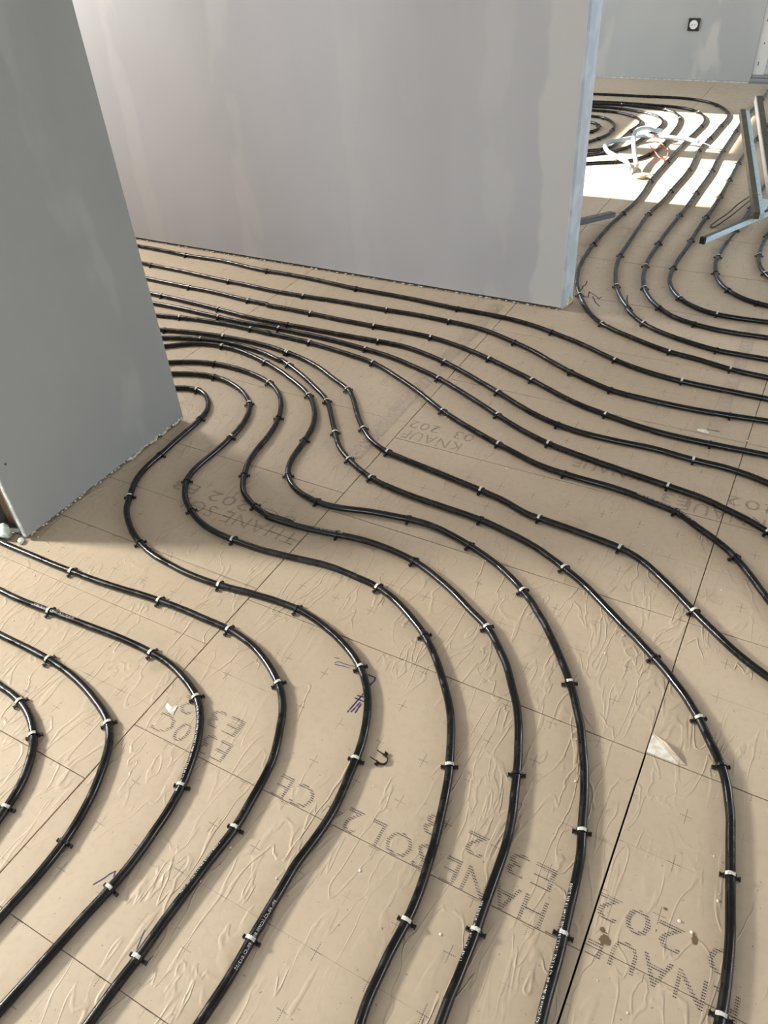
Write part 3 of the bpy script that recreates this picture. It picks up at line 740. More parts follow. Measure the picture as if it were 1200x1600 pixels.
 'o':([-3179,2593,-3144,2591,-3109,2589,-3074,2587,-3039,2585,-3004,2583,-2968,2581,-2933,2579,-2898,2577,-2863,2575,-2828,2573,-2793,2572,-2757,2571,-2722,2570,-2687,2569,-2652,2569,-2617,2568,-2582,2567,-2546,2565,-2511,2563,-2476,2561,-2441,2559,-2406,2557,-2371,2554,-2336,2553,-2300,2551,-2265,2551,-2230,2551,-2195,2550,-2160,2548,-2125,2545,-2089,2543,-2054,2541,-2019,2541,-1984,2541,-1949,2542,-1913,2543,-1878,2545,-1843,2546,-1808,2548,-1773,2551,-1738,2553,-1703,2554,-1667,2555,-1632,2555,-1597,2556,-1562,2556,-1527,2556,-1491,2557,-1456,2558,-1421,2560,-1386,2561,-1351,2562,-1315,2562,-1280,2561,-1245,2559,-1210,2558,-1175,2556,-1140,2554,-1105,2550,-1070,2545,-1035,2538,-1002,2528,-968,2516,-936,2504,-903,2491,-870,2478,-838,2464,-806,2449,-775,2432,-745,2414,-714,2397,-683,2380,-652,2364,-620,2349,-587,2335,-555,2322,-522,2309,-489,2298,-454,2292,-419,2288,-384,2286,-349,2284,-314,2283,-278,2282,-243,2282,-208,2283,-173,2285,-138,2288,-103,2291,-68,2295,-33,2299,2,2303,37,2307,72,2311,107,2315,142,2319,177,2323,212,2327,247,2331,282,2335,317,2339,352,2343],[(-2.7694,2.5711,-1.8,0),(-2.2895,2.5513,-1.1,1),(-1.8808,2.5444,2.4,1),(-1.4807,2.5569,2,1),(-1.2007,2.5571,-2.9,1),(-0.9007,2.49,-21.4,0),(-0.642,2.3597,-25.2,0),(-0.4844,2.2973,-13.2,0),(-0.1056,2.2907,5.4,0)]),
 'p':([-3359,2742,-3324,2742,-3288,2741,-3253,2741,-3218,2741,-3183,2741,-3147,2740,-3112,2740,-3077,2740,-3042,2740,-3006,2740,-2971,2739,-2936,2739,-2901,2738,-2865,2737,-2830,2736,-2795,2734,-2760,2732,-2725,2730,-2689,2730,-2654,2730,-2619,2731,-2584,2733,-2548,2734,-2513,2735,-2478,2735,-2443,2733,-2408,2731,-2373,2727,-2338,2723,-2303,2718,-2268,2715,-2232,2713,-2197,2712,-2162,2713,-2127,2715,-2092,2715,-2056,2715,-2021,2714,-1986,2713,-1951,2711,-1915,2709,-1880,2706,-1845,2703,-1810,2700,-1775,2697,-1740,2694,-1705,2692,-1669,2691,-1634,2691,-1599,2691,-1564,2691,-1528,2691,-1493,2690,-1458,2689,-1423,2687,-1388,2685,-1353,2682,-1317,2679,-1282,2677,-1247,2674,-1212,2673,-1177,2673,-1141,2673,-1106,2672,-1071,2671,-1036,2669,-1001,2666,-966,2661,-931,2655,-896,2648,-862,2639,-829,2629,-795,2617,-762,2605,-729,2593,-696,2581,-664,2567,-632,2552,-601,2536,-569,2520,-537,2505,-504,2492,-471,2480,-438,2470,-403,2461,-369,2454,-334,2448,-299,2444,-264,2442,-229,2440,-194,2440,-158,2439,-123,2439,-88,2438,-53,2438,-17,2437,18,2437,53,2437,88,2436,124,2436,159,2435,194,2435,229,2434,265,2434,300,2433,335,2433],[(-2.6887,2.7298,-0,0),(-2.1928,2.7125,1.3,0),(-1.7055,2.6924,-2.3,0),(-1.2159,2.6732,-1.6,0),(-0.8022,2.6195,-19.1,0),(-0.527,2.5011,-22.9,1),(-0.2851,2.4431,-4.5,1)]),
 'q':([-2077,6127,-2042,6129,-2007,6131,-1973,6133,-1938,6135,-1903,6137,-1868,6139,-1833,6141,-1798,6143,-1763,6145,-1728,6147,-1693,6149,-1658,6151,-1623,6153,-1588,6154,-1553,6155,-1518,6155,-1483,6154,-1448,6153,-1413,6151,-1378,6148,-1343,6145,-1308,6142,-1273,6138,-1239,6135,-1204,6131,-1169,6126,-1135,6120,-1101,6111,-1068,6098,-1038,6081,-1009,6060,-984,6036,-961,6010,-941,5981,-924,5951,-909,5919,-897,5886,-888,5852,-881,5818,-876,5783,-873,5748,-872,5713,-872,5678,-873,5643,-874,5608,-876,5573,-877,5538,-879,5503,-881,5468,-883,5433,-885,5398,-886,5363,-888,5328,-889,5294,-891,5259,-892,5224,-893,5189,-894,5154,-895,5119,-896,5083,-896,5048,-897,5013,-897,4978,-897,4943,-897,4908,-898,4873,-898,4838,-899,4803,-900,4768,-900,4733,-901,4698,-902,4663,-902,4628,-902,4593,-902,4558,-902,4523,-901,4488,-899,4453,-898,4418,-896,4383,-893,4348,-891,4313,-890,4278,-889,4243,-889,4208,-889,4173,-890,4138,-892,4103,-894,4068,-896,4033,-899,3999,-901,3964,-904,3929,-906,3894,-909,3859,-912,3824,-914,3789,-915,3754,-916,3719,-917,3684,-917,3649,-917,3614,-917,3579,-916,3544,-916,3509,-915,3474,-914,3439,-912,3404,-910,3369,-907,3334,-903,3299,-899,3265,-893,3230,-886,3196,-877,3162,-868,3128,-858,3094,-846,3061,-833,3029,-819,2997,-803,2966,-787,2934,-770,2904,-752,2874,-733,2845,-712,2817,-689,2790,-664,2766,-636,2745,-605,2728,-574,2712,-542,2698,-510,2684,-478,2670,-445,2656,-413,2644,-379,2634,-345,2626,-310,2621,-276,2615,-242,2607,-208,2598,-174,2589,-140,2583,-105,2579,-70,2577,-35,2576,0,2574,35,2572,70,2570,105,2568,140,2566,175,2564,210,2562,245,2561,280,2559,315,2557],[(-1.518,6.155,-0.5,0),(-1.2295,6.1339,-5.9,0),(-0.9553,6.0017,-54.2,1),(-0.8723,5.6642,-91.2,0),(-0.898,4.8642,-90.8,0),(-0.901,4.494,-88.2,0),(-0.9018,3.9545,-94.2,0),(-0.9156,3.5148,-88.9,0),(-0.8063,2.9712,-63.4,1),(-0.65,2.755,-36.6,1),(-0.368,2.6309,-13.1,1),(-0.1542,2.5848,-10.3,1)]),
 'r':([-2147,6365,-2112,6366,-2077,6368,-2042,6369,-2007,6370,-1971,6372,-1936,6373,-1901,6374,-1866,6375,-1831,6377,-1796,6378,-1760,6379,-1725,6380,-1690,6382,-1655,6382,-1620,6383,-1584,6383,-1549,6383,-1514,6383,-1479,6383,-1444,6383,-1408,6383,-1373,6384,-1338,6386,-1303,6388,-1268,6389,-1233,6390,-1197,6389,-1162,6387,-1127,6382,-1093,6374,-1059,6364,-1027,6351,-995,6335,-966,6316,-938,6295,-912,6271,-888,6245,-866,6217,-846,6188,-828,6158,-812,6127,-797,6095,-785,6062,-775,6028,-766,5994,-761,5959,-757,5924,-755,5889,-755,5854,-755,5819,-756,5784,-758,5748,-759,5713,-760,5678,-761,5643,-762,5608,-763,5573,-763,5537,-764,5502,-765,5467,-766,5432,-768,5397,-769,5361,-771,5326,-773,5291,-775,5256,-776,5221,-777,5186,-777,5150,-776,5115,-775,5080,-773,5045,-770,5010,-768,4975,-765,4940,-762,4905,-759,4869,-756,4834,-754,4799,-753,4764,-752,4729,-752,4694,-752,4658,-753,4623,-754,4588,-755,4553,-757,4518,-758,4483,-760,4447,-761,4412,-762,4377,-763,4342,-763,4307,-763,4271,-764,4236,-766,4201,-768,4166,-771,4131,-775,4096,-779,4061,-782,4026,-784,3991,-785,3956,-785,3920,-785,3885,-784,3850,-782,3815,-781,3780,-780,3744,-779,3709,-777,3674,-776,3639,-775,3604,-774,3568,-773,3533,-772,3498,-770,3463,-768,3428,-764,3393,-760,3358,-754,3323,-747,3289,-739,3254,-730,3220,-720,3187,-710,3153,-698,3120,-686,3087,-672,3054,-657,3023,-640,2992,-622,2962,-602,2933,-581,2904,-580,2903,-603,2930,-590,2904,-569,2876,-546,2849,-520,2825,-492,2803,-463,2784,-431,2768,-399,2754,-366,2742,-333,2731,-299,2721,-265,2712,-230,2705,-195,2702,-160,2701,-125,2701,-90,2702,-55,2702,-19,2703,16,2704,51,2704,86,2705,121,2706,157,2706,192,2707,227,2707,262,2708,297,2709],[(-1.7074,6.381,1.8,0),(-1.3877,6.384,1.8,0),(-0.8776,6.2323,-51.5,0),(-0.7781,6.0412,-73.5,0),(-0.7595,5.7058,-92.1,0),(-0.7673,5.4057,-92.5,0),(-0.7766,5.126,-88.7,0),(-0.7525,4.7468,-88.7,0),(-0.7623,4.3568,-91,0),(-0.7841,3.9879,-92.6,1),(-0.7679,3.4281,-85.2,0),(-0.6941,3.1076,-69.6,1),(-0.5078,2.8148,-38.1,1),(-0.2225,2.704,-6.9,0)]),
 's':([-630,6893,-629,6857,-629,6822,-629,6787,-628,6752,-628,6717,-628,6681,-628,6646,-628,6611,-628,6576,-629,6541,-629,6506,-630,6470,-631,6435,-632,6400,-634,6365,-636,6330,-637,6295,-639,6259,-641,6224,-643,6189,-645,6154,-647,6119,-648,6084,-650,6049,-651,6013,-652,5978,-653,5943,-654,5908,-654,5873,-654,5837,-655,5802,-655,5767,-654,5732,-654,5697,-654,5661,-653,5626,-653,5591,-652,5556,-652,5521,-652,5486,-651,5450,-651,5415,-651,5380,-651,5345,-650,5310,-650,5274,-650,5239,-649,5204,-649,5169,-649,5134,-648,5098,-648,5063,-647,5028,-646,4993,-645,4958,-643,4923,-641,4887,-639,4852,-637,4817,-635,4782,-634,4747,-633,4712,-633,4676,-633,4641,-633,4606,-633,4571,-634,4536,-634,4500,-635,4465,-635,4430,-636,4395,-636,4360,-636,4325,-636,4289,-636,4254,-636,4219,-637,4184,-637,4149,-638,4113,-639,4078,-640,4043,-641,4008,-642,3973,-643,3938,-644,3902,-645,3867,-646,3832,-647,3797,-648,3762,-649,3726,-649,3691,-648,3656,-647,3621,-646,3586,-646,3551,-646,3515,-646,3480,-645,3445,-643,3410,-640,3375,-635,3340,-630,3305,-624,3270,-617,3236,-608,3202,-598,3168,-587,3135,-574,3102,-558,3071,-541,3040,-521,3011,-499,2983,-475,2957,-449,2934,-421,2913,-390,2897,-357,2885,-323,2875,-288,2868,-254,2863,-218,2861,-183,2860,-148,2862,-113,2864,-78,2866,-43,2869,-8,2871,28,2873,63,2875,98,2877,133,2879,168,2881,203,2883,238,2885,273,2886],[(-0.6301,6.4721,-91.5,0),(-0.6508,6.0219,-92,0),(-0.6531,5.6114,-89.4,0),(-0.649,5.1608,-89.5,0),(-0.6349,4.7706,-88,0),(-0.6359,4.3701,-90.4,0),(-0.6406,4.0197,-91.7,0),(-0.6474,3.6301,-88.1,0),(-0.6471,3.6202,-88.3,0),(-0.6369,3.3509,-83,1),(-0.5841,3.1277,-68.7,1),(-0.4853,2.9676,-46.8,0),(-0.3345,2.8783,-14.4,0)]),
 't':([-493,6355,-493,6320,-493,6285,-493,6249,-493,6214,-493,6179,-493,6144,-493,6109,-493,6073,-493,6038,-493,6003,-493,5968,-493,5933,-493,5897,-493,5862,-494,5827,-494,5792,-495,5757,-496,5722,-498,5686,-499,5651,-501,5616,-503,5581,-505,5546,-507,5511,-509,5476,-511,5440,-513,5405,-515,5370,-517,5335,-518,5300,-520,5265,-522,5230,-523,5194,-524,5159,-525,5124,-525,5089,-525,5054,-525,5019,-525,4983,-525,4948,-525,4913,-524,4878,-523,4843,-523,4807,-522,4772,-521,4737,-520,4702,-519,4667,-519,4632,-518,4596,-517,4561,-516,4526,-516,4491,-515,4456,-515,4420,-514,4385,-514,4350,-515,4315,-515,4280,-515,4245,-516,4209,-517,4174,-517,4139,-518,4104,-519,4069,-520,4033,-521,3998,-521,3963,-522,3928,-522,3893,-523,3858,-523,3822,-523,3787,-523,3752,-523,3717,-522,3682,-522,3646,-522,3611,-523,3576,-524,3541,-526,3506,-527,3471,-526,3435,-525,3400,-524,3365,-522,3330,-519,3295,-514,3260,-506,3226,-495,3192,-482,3160,-465,3129,-446,3099,-423,3072,-398,3048,-369,3028,-339,3011,-306,2998,-271,2991,-236,2987,-201,2987,-166,2988,-131,2990,-96,2993,-61,2996,-26,2999,9,3001,44,3004,80,3007,115,3009,150,3012,185,3015,220,3017,255,3020],[(-0.4954,5.7435,-91.8,0),(-0.5104,5.4532,-93.2,0),(-0.525,4.9424,-89.3,0),(-0.5187,4.6317,-88.8,0),(-0.5144,4.351,-90,0),(-0.5199,4.0303,-91.3,0),(-0.5225,3.7096,-89.5,0),(-0.5239,3.3711,-87.7,0),(-0.433,3.0831,-49.6,1),(-0.2741,2.991,-9.6,1)]),
 'u':([-295,5110,-298,5075,-300,5040,-303,5004,-306,4969,-308,4933,-311,4898,-314,4863,-317,4827,-319,4792,-322,4756,-325,4721,-328,4686,-331,4650,-334,4615,-336,4579,-339,4544,-341,4509,-343,4473,-344,4438,-345,4402,-345,4367,-346,4331,-346,4296,-346,4260,-347,4225,-348,4189,-349,4154,-350,4118,-351,4083,-353,4047,-355,4012,-357,3976,-359,3941,-361,3905,-364,3870,-367,3835,-370,3799,-372,3764,-374,3728,-376,3693,-377,3657,-378,3622,-378,3586,-377,3551,-375,3516,-372,3480,-367,3445,-360,3410,-352,3376,-342,3342,-329,3309,-313,3277,-294,3247,-271,3220,-246,3195,-218,3174,-187,3156,-153,3144,-119,3136,-84,3129,-49,3122,-14,3115,21,3108,55,3101,90,3093,125,3087,160,3082,195,3076,230,3070],[(-0.3468,4.2295,-91.1,0),(-0.3619,3.8989,-94.4,0),(-0.3772,3.5585,-88.3,1),(-0.3533,3.3803,-75.3,0),(-0.2743,3.2225,-47.5,0),(-0.1534,3.144,-16.5,0)]),
 'v':([-189,4342,-192,4307,-194,4272,-197,4237,-199,4202,-202,4166,-204,4131,-207,4096,-209,4061,-212,4026,-214,3991,-217,3955,-219,3920,-222,3885,-223,3850,-225,3815,-226,3779,-226,3744,-225,3709,-223,3674,-221,3638,-217,3603,-212,3568,-205,3534,-195,3500,-181,3468,-165,3436,-147,3406,-126,3378,-104,3350,-81,3323,-58,3296,-36,3269,-13,3243,10,3216,33,3189,56,3162,80,3136,103,3110],[(-0.2223,3.872,-93.2,0),(-0.2204,3.6317,-84.9,1),(-0.1681,3.4411,-61.1,1)]),
 'w':([-2011,6045,-1976,6049,-1941,6053,-1906,6057,-1871,6061,-1836,6065,-1801,6069,-1767,6073,-1732,6076,-1697,6080,-1662,6084,-1627,6089,-1592,6093,-1557,6097,-1522,6099,-1487,6098,-1452,6094,-1417,6088,-1382,6081,-1348,6074,-1313,6067,-1279,6060,-1245,6052,-1211,6042,-1179,6028,-1149,6010,-1123,5986,-1101,5958,-1083,5928,-1068,5896,-1055,5863,-1044,5830,-1036,5796,-1030,5761,-1024,5726,-1020,5691,-1016,5656,-1013,5621,-1011,5586,-1010,5551,-1008,5516,-1007,5481,-1007,5446,-1006,5410,-1004,5375,-1003,5340,-1002,5305,-1001,5270,-1000,5235,-1000,5199,-1000,5164,-1002,5129,-1005,5094,-1010,5059,-1016,5024,-1023,4990,-1033,4956,-1044,4923,-1059,4891,-1076,4860,-1096,4832,-1121,4807,-1150,4787,-1180,4769,-1212,4753,-1243,4737,-1275,4722,-1306,4706,-1338,4690,-1369,4675,-1401,4659,-1432,4643,-1464,4627,-1495,4612,-1526,4596,-1558,4580,-1589,4564],[(-1.5028,6.0987,-2.4,1),(-1.181,6.0291,-26.2,1),(-1.0395,5.811,-76.5,1),(-0.9996,5.2012,-90.1,0),(-1.0305,4.9633,-106.8,0),(-1.1767,4.7713,-151.7,0)]),
 'x':([-1987,5973,-1952,5975,-1917,5978,-1882,5981,-1847,5984,-1813,5987,-1778,5989,-1743,5992,-1708,5995,-1673,5998,-1638,6001,-1603,6003,-1568,6003,-1533,6000,-1499,5995,-1465,5987,-1431,5977,-1398,5965,-1365,5953,-1333,5939,-1302,5924,-1271,5906,-1242,5887,-1215,5865,-1190,5840,-1169,5813,-1151,5783,-1136,5751,-1125,5718,-1118,5683,-1114,5649,-1112,5614,-1113,5579,-1116,5544,-1120,5509,-1124,5474,-1129,5440,-1134,5405,-1139,5370,-1144,5336,-1149,5301,-1153,5266,-1158,5232,-1162,5197,-1168,5162,-1176,5128,-1185,5094,-1196,5061,-1210,5029,-1227,4999,-1248,4971,-1272,4945,-1297,4921,-1324,4899,-1352,4877,-1380,4856,-1407,4834,-1434,4812,-1462,4790,-1489,4769,-1517,4747,-1544,4725,-1571,4703,-1599,4682],[(-1.4775,5.9901,-13.2,0),(-1.1351,5.3978,-97.8,0),(-1.2849,4.932,-137.1,0)]),
 'y':([-1961,5888,-1925,5889,-1890,5891,-1855,5892,-1819,5893,-1784,5895,-1748,5896,-1713,5898,-1677,5899,-1642,5901,-1606,5902,-1571,5901,-1536,5897,-1501,5890,-1467,5880,-1435,5865,-1404,5847,-1375,5827,-1347,5805,-1321,5781,-1299,5753,-1281,5723,-1267,5690,-1258,5656,-1253,5621,-1253,5585,-1255,5550,-1260,5515,-1264,5479,-1267,5444,-1269,5409,-1270,5373,-1270,5338,-1270,5302,-1270,5267,-1269,5231,-1268,5196,-1269,5160,-1271,5125,-1275,5090,-1282,5055,-1296,5022,-1318,4995,-1347,4974,-1378,4957,-1409,4940,-1440,4922,-1470,4903,-1499,4883,-1528,4863,-1558,4844,-1590,4828,-1622,4813,-1654,4797],[(-1.5699,5.901,-3.9,0),(-1.2674,5.4429,-93.7,0),(-1.2693,5.2523,-89.1,0),(-1.3172,4.9956,-136.9,0)]),
 'z':([-1914,5806,-1889,5801,-1864,5796,-1840,5791,-1815,5786,-1790,5781,-1765,5776,-1740,5771,-1716,5766,-1691,5761,-1666,5756,-1641,5751,-1616,5747,-1591,5742,-1567,5737,-1542,5729,-1520,5718,-1500,5703,-1482,5685,-1465,5666,-1450,5646,-1435,5625,-1422,5603,-1411,5581,-1401,5557,-1395,5533,-1390,5508,-1387,5483,-1384,5458,-1381,5433,-1379,5407,-1377,5382,-1376,5357,-1377,5332,-1381,5307,-1386,5282,-1394,5258,-1402,5234,-1411,5210,-1420,5187,-1430,5163,-1440,5140,-1450,5117,-1460,5093,-1470,5070,-1479,5047,-1489,5023,-1499,5000,-1509,4977,-1519,4954,-1530,4931,-1541,4908,-1553,4886,-1563,4862],[(-1.5169,5.7159,-33.1,1),(-1.3821,5.4402,-83.7,0),(-1.4087,5.2158,-111.1,0)]),
 'aa':([-1863,5688,-1839,5680,-1815,5672,-1791,5664,-1766,5656,-1742,5648,-1718,5640,-1694,5632,-1669,5624,-1645,5616,-1621,5608,-1597,5600,-1573,5591,-1550,5580,-1528,5566,-1511,5547,-1497,5526,-1487,5502,-1481,5478,-1478,5452,-1479,5427,-1484,5402,-1492,5377,-1503,5354,-1516,5333,-1530,5311,-1544,5290,-1558,5269,-1573,5248,-1587,5226,-1601,5205,-1615,5184,-1629,5163,-1643,5141,-1658,5120,-1672,5099],[(-1.4935,5.5187,-65.6,0),(-1.4964,5.3664,-115.8,0)]),
}
ORD = ['first', 'second', 'third', 'fourth', 'fifth', 'sixth', 'seventh', 'eighth', 'ninth', 'tenth', 'eleventh', 'twelfth', 'thirteenth', 'fourteenth']
LOWER = 'pipe arcs entering at the lower left edge'
STR = 'pipe strands coming out from behind the left partition'
RNG = 'pipe strands curving round the corner of the middle wall'
SPI = 'pipe loops of the spiral in the sunlit far room'
NAMES = {
    'a': ('innermost of the four pipe arcs entering at the lower left edge', 'innermost lower left arc', LOWER),
    'b': ('second pipe arc from the lower left corner of the floor', 'second lower left arc', LOWER),
    'c': ('third pipe arc from the lower left corner, with white print along its bend', 'third lower left arc', LOWER),
    'd': ('outermost lower left pipe arc, passing the foot of the partition', 'arc passing the partition foot', LOWER),
    'e': ('shiny black pipe with the tightest hairpin, nearest the left partition corner', 'tightest hairpin pipe beside the partition', STR),
    'f': ('black pipe forming the second hairpin out from the left partition corner', 'second hairpin pipe from the partition', STR),
    'g': ('black pipe forming the third hairpin out from the left partition corner', 'third hairpin pipe from the partition', STR),
    'h': ('black pipe forming the fourth bend from the partition, white print near the bottom edge', 'fourth hairpin pipe from the partition', STR),
    'i': ('fifth bending pipe from the partition, ending at the bottom right corner', 'fifth bending pipe from the partition', STR),
    'j': ('sixth bending pipe from the partition, leaving at the right edge', 'sixth bending pipe from the partition', STR),
    'k': ('sixth pipe strand counted from the middle wall, printed near the right edge', 'sixth strand from the middle wall', STR),
    'l': ('fifth pipe strand counted from the middle wall', 'fifth strand from the middle wall', STR),
    'm': ('fourth pipe strand counted from the middle wall', 'fourth strand from the middle wall', STR),
    'n': ('third pipe strand counted from the middle wall', 'third strand from the middle wall', STR),
    'o': ('second pipe strand counted from the middle wall', 'second strand from the middle wall', STR),
    'p': ('black pipe strand running closest along the foot of the middle wall', 'strand closest to the middle wall', STR),
    'q': ('pipe rounding the corner of the middle wall, the closest to it', 'pipe closest round the wall corner', RNG),
    'r': ('second pipe round the wall corner, outermost loop of the far spiral', 'second pipe round the wall corner', RNG),
    's': ('third pipe round the wall corner, running up to the far door', 'third pipe round the wall corner', RNG),
    't': ('fourth pipe round the wall corner, passing behind the metal trestle', 'fourth pipe round the wall corner', RNG),
    'u': ('fifth pipe round the wall corner, under the foot of the trestle', 'fifth pipe round the wall corner', RNG),
    'v': ('short bend of black pipe at the right edge below the trestle', 'bend at the right edge', RNG),
    'w': ('far spiral loop passing under the red wire and white conduit', 'far loop under the red wire', SPI),
    'x': ('far spiral loop bending in sun, just inside the red wire loop', 'second sunlit far loop', SPI),
    'y': ('smallest sunlit loop of the far spiral behind the conduit', 'smallest sunlit far loop', SPI),
    'z': ('shaded round loop near the centre of the far spiral', 'shaded round far loop', SPI),
    'aa': ('tight innermost loop at the centre of the far spiral', 'centre loop of the far spiral', SPI),
}


def clip_meshes():
    hw = 0.0028
    ro, ri = PR + 0.0021, PR + 0.0003
    v, f = [], []
    n = 12
    prof = []
    for k in range(n + 1):
        a = math.radians(-8 + 196 * k / n)
        prof.append((math.cos(a), math.sin(a)))
    # pipe axis is local x, clip sits with the floor at z = 0
    for cx, cz in prof:
        for r_ in (ri, ro):
            for x in (-hw, hw):
                v.append((x, cx * r_, PR + cz * r_))
    for k in range(n):
        a, b = 4 * k, 4 * k + 4
        f += [(a + 2, b + 2, b + 3, a + 3), (a, a + 1, b + 1, b), (a, b, b + 2, a + 2), (a + 1, a + 3, b + 3, b + 1)]
    f += [(0, 2, 3, 1), (4 * n, 4 * n + 1, 4 * n + 3, 4 * n + 2)]
    for s in (-1, 1):
        def bx(x0, x1, y0, y1, z0, z1):
            a, q = box_vf(x0, x1, min(s * y0, s * y1), max(s * y0, s * y1), z0, z1, base=len(v))
            v.extend(a)
            f.extend(q)
        bx(-hw * 1.05, hw * 1.05, ri, ro + .0002, 0.0, PR + .0005)           # leg
        bx(-hw, hw, ro, ro + 0.0046, 0.0030, 0.0066)                          # foot
        bx(-hw * 1.2, hw * 1.2, ro + 0.0044, ro + 0.0066, 0.0010, 0.0078)      # end stop
        bx(-0.0010, 0.0010, ri + .0004, ro, -0.016, 0.001)                    # barb in the board
    me = mesh('tacker_clip', v, f)
    bm = bmesh.new()
    bm.from_mesh(me)
    bmesh.ops.recalc_face_normals(bm, faces=bm.faces)
    bm.to_mesh(me)
    bm.free()
    me.materials.append(M['clip'])
    tapes = []
    for var in range(5):
        rr = random.Random(20 + var)
        tv, tf = [], []
        a0 = 42 + rr.uniform(-8, 12)
        a1 = 138 + rr.uniform(-12, 14)
        m = 9
        rt = PR + 0.0025
        for k in range(m + 1):
            a = math.radians(a0 + (a1 - a0) * k / m)
            wl_, wr_ = hw + rr.uniform(-.0001, .0009), hw + rr.uniform(-.0001, .0009)
            j = rr.uniform(-.0001, .0002)
            for x, q in ((-wl_, rt + j), (wr_, rt + j), (-wl_, rt - .0006), (wr_, rt - .0006)):
                tv.append((x, math.cos(a) * q, PR + math.sin(a) * q))
        for k in range(m):
            a, b = 4 * k, 4 * k + 4
            tf += [(a, b, b + 1, a + 1), (a + 2, a + 3, b + 3, b + 2), (a, a + 2, b + 2, b), (a + 1, b + 1, b + 3, a + 3)]
        tf += [(0, 1, 3, 2), (4 * m, 4 * m + 2, 4 * m + 3, 4 * m + 1)]
        t = mesh('tape', tv, tf)
        bm = bmesh.new()
        bm.from_mesh(t)
        bmesh.ops.recalc_face_normals(bm, faces=bm.faces)
        bm.to_mesh(t)
        bm.free()
        t.materials.append(M['tape'])
        tapes.append(t)
    return me, tapes


CLIP, TAPES = clip_meshes()
CURVES = {}
first = True
for key, (nodes, clips) in PIPES.items():
    pts = [Vector((nodes[i] / 1000, nodes[i + 1] / 1000, PR + 0.0004)) for i in range(0, len(nodes), 2)]
    near = sum(p.y for p in pts) / len(pts) < 2.6
    cp = curve_pts(pts, 0.0125 if near else 0.02)
    CURVES[key] = cp
    lab, short, grp = NAMES[key]
    o = link('heating_pipe', tube_mesh('heating_pipe', cp, PR, 14 if near else 10), M['pipe'])
    tag(o, lab if ('pipe' in lab or 'loop' in lab) else 'black ' + lab, 'pipe', grp)
    o['pipe'] = key
    del o['pipe']
    # number clips from the end nearest the camera
    cl = list(clips)
    d0 = Vector((cl[0][0], cl[0][1])).length
    d1 = Vector((cl[-1][0], cl[-1][1])).length
    if d1 < d0:
        cl.reverse()
    for i, (x, y, a, tp) in enumerate(cl):
        c = bpy.data.objects.new('tacker_clip', CLIP)
        C.objects.link(c)
        c.location = (x, y, 0.0004)
        c.rotation_euler = (0, 0, math.radians(a + random.uniform(-4, 4)))
        if tp:
            tpo = bpy.data.objects.new('tape', TAPES[random.randrange(5)])
            C.objects.link(tpo)
            tpo.parent = c
        if len(cl) == 1:
            pos = 'only'
        elif i == len(cl) - 1:
            pos = 'farthest'
        elif i == 0:
            pos = 'nearest'
        else:
            pos = ORD[i] + ' nearest'
        tag(c, '%s clip%s, %s on the %s' % ('white-topped' if tp else 'black', '' if tp else ' without tape', pos, short), 'clip',
            'clips pinning the heating pipes to the boards')

# a spare clip lying on its side
sp = bpy.data.objects.new('tacker_clip', CLIP)
C.objects.link(sp)
sp.location = (-0.507, 0.735, 0.0036)
sp.rotation_euler = (math.radians(88), 0, math.radians(70))
sp.rotation_euler = (Matrix.Rotation(math.radians(-12), 3, 'Z') @ Matrix.Rotation(R90, 3, 'Y')).to_euler()
tag(sp, 'loose black clip lying on its side beside the hairpin pipe', 'clip')

# ------------------------------------------------------------------ lettering


def text_mesh(s, size, mono=1.0):
    cu = bpy.data.curves.new('lettering', 'FONT')
    cu.body = s
    cu.size = size
    cu.space_character = mono
    cu.resolution_u = 2
    o = bpy.data.objects.new('lettering', cu)
    C.objects.link(o)
    dg = bpy.context.evaluated_depsgraph_get()
    me = bpy.data.meshes.new_from_object(o.evaluated_get(dg))
    bpy.data.objects.remove(o)
    bpy.data.curves.remove(cu)
    return me


def floor_text(s, x_right, y_top, height, width):
    """printed upside down as seen from the camera: starts at x_right and runs towards -x"""
    me = text_mesh(s, height / 0.72, 1.06)
    me.name = 'printed_lettering'
    me.materials.clear()
    me.materials.append(M['print'])
    o = bpy.data.objects.new('printed_lettering', me)
    C.objects.link(o)
    o.parent = floor
    o.rotation_euler = (0, 0, math.pi)
    x1 = max(v.co.x for v in me.vertices)
    o.scale = (width / x1, 1, 1)
    o.location = (x_right, y_top, 0.0004)
    return o


floor_text('KNAUF THANE SOL', 0.212, 0.617, 0.050, 0.665)
floor_text('24 CE', -0.470, 0.617, 0.050, 0.195)
floor_text('E3 0C', -0.790, 0.625, 0.050, 0.20)
floor_text('E3 2', -0.800, 0.683, 0.045, 0.17)
floor_text('0 202  E3 2 8', 0.195, 0.678, 0.045, 0.56)
floor_text('KNAUF', -0.805, 1.825, 0.050, 0.205)
floor_text('03  202', -0.790, 1.882, 0.044, 0.225)
floor_text('THANE SOL', -1.035, 1.246, 0.050, 0.42)
floor_text('0C 202 E3', -1.08, 1.303, 0.044, 0.44)
floor_text('202', 0.10, 1.895, 0.044, 0.14)
floor_text('KNAUF', 0.075, 1.825, 0.050, 0.22)
floor_text('E3', -0.12, 1.835, 0.044, 0.08)
floor_text('KNAUF', -0.27, 1.893, 0.044, 0.20)


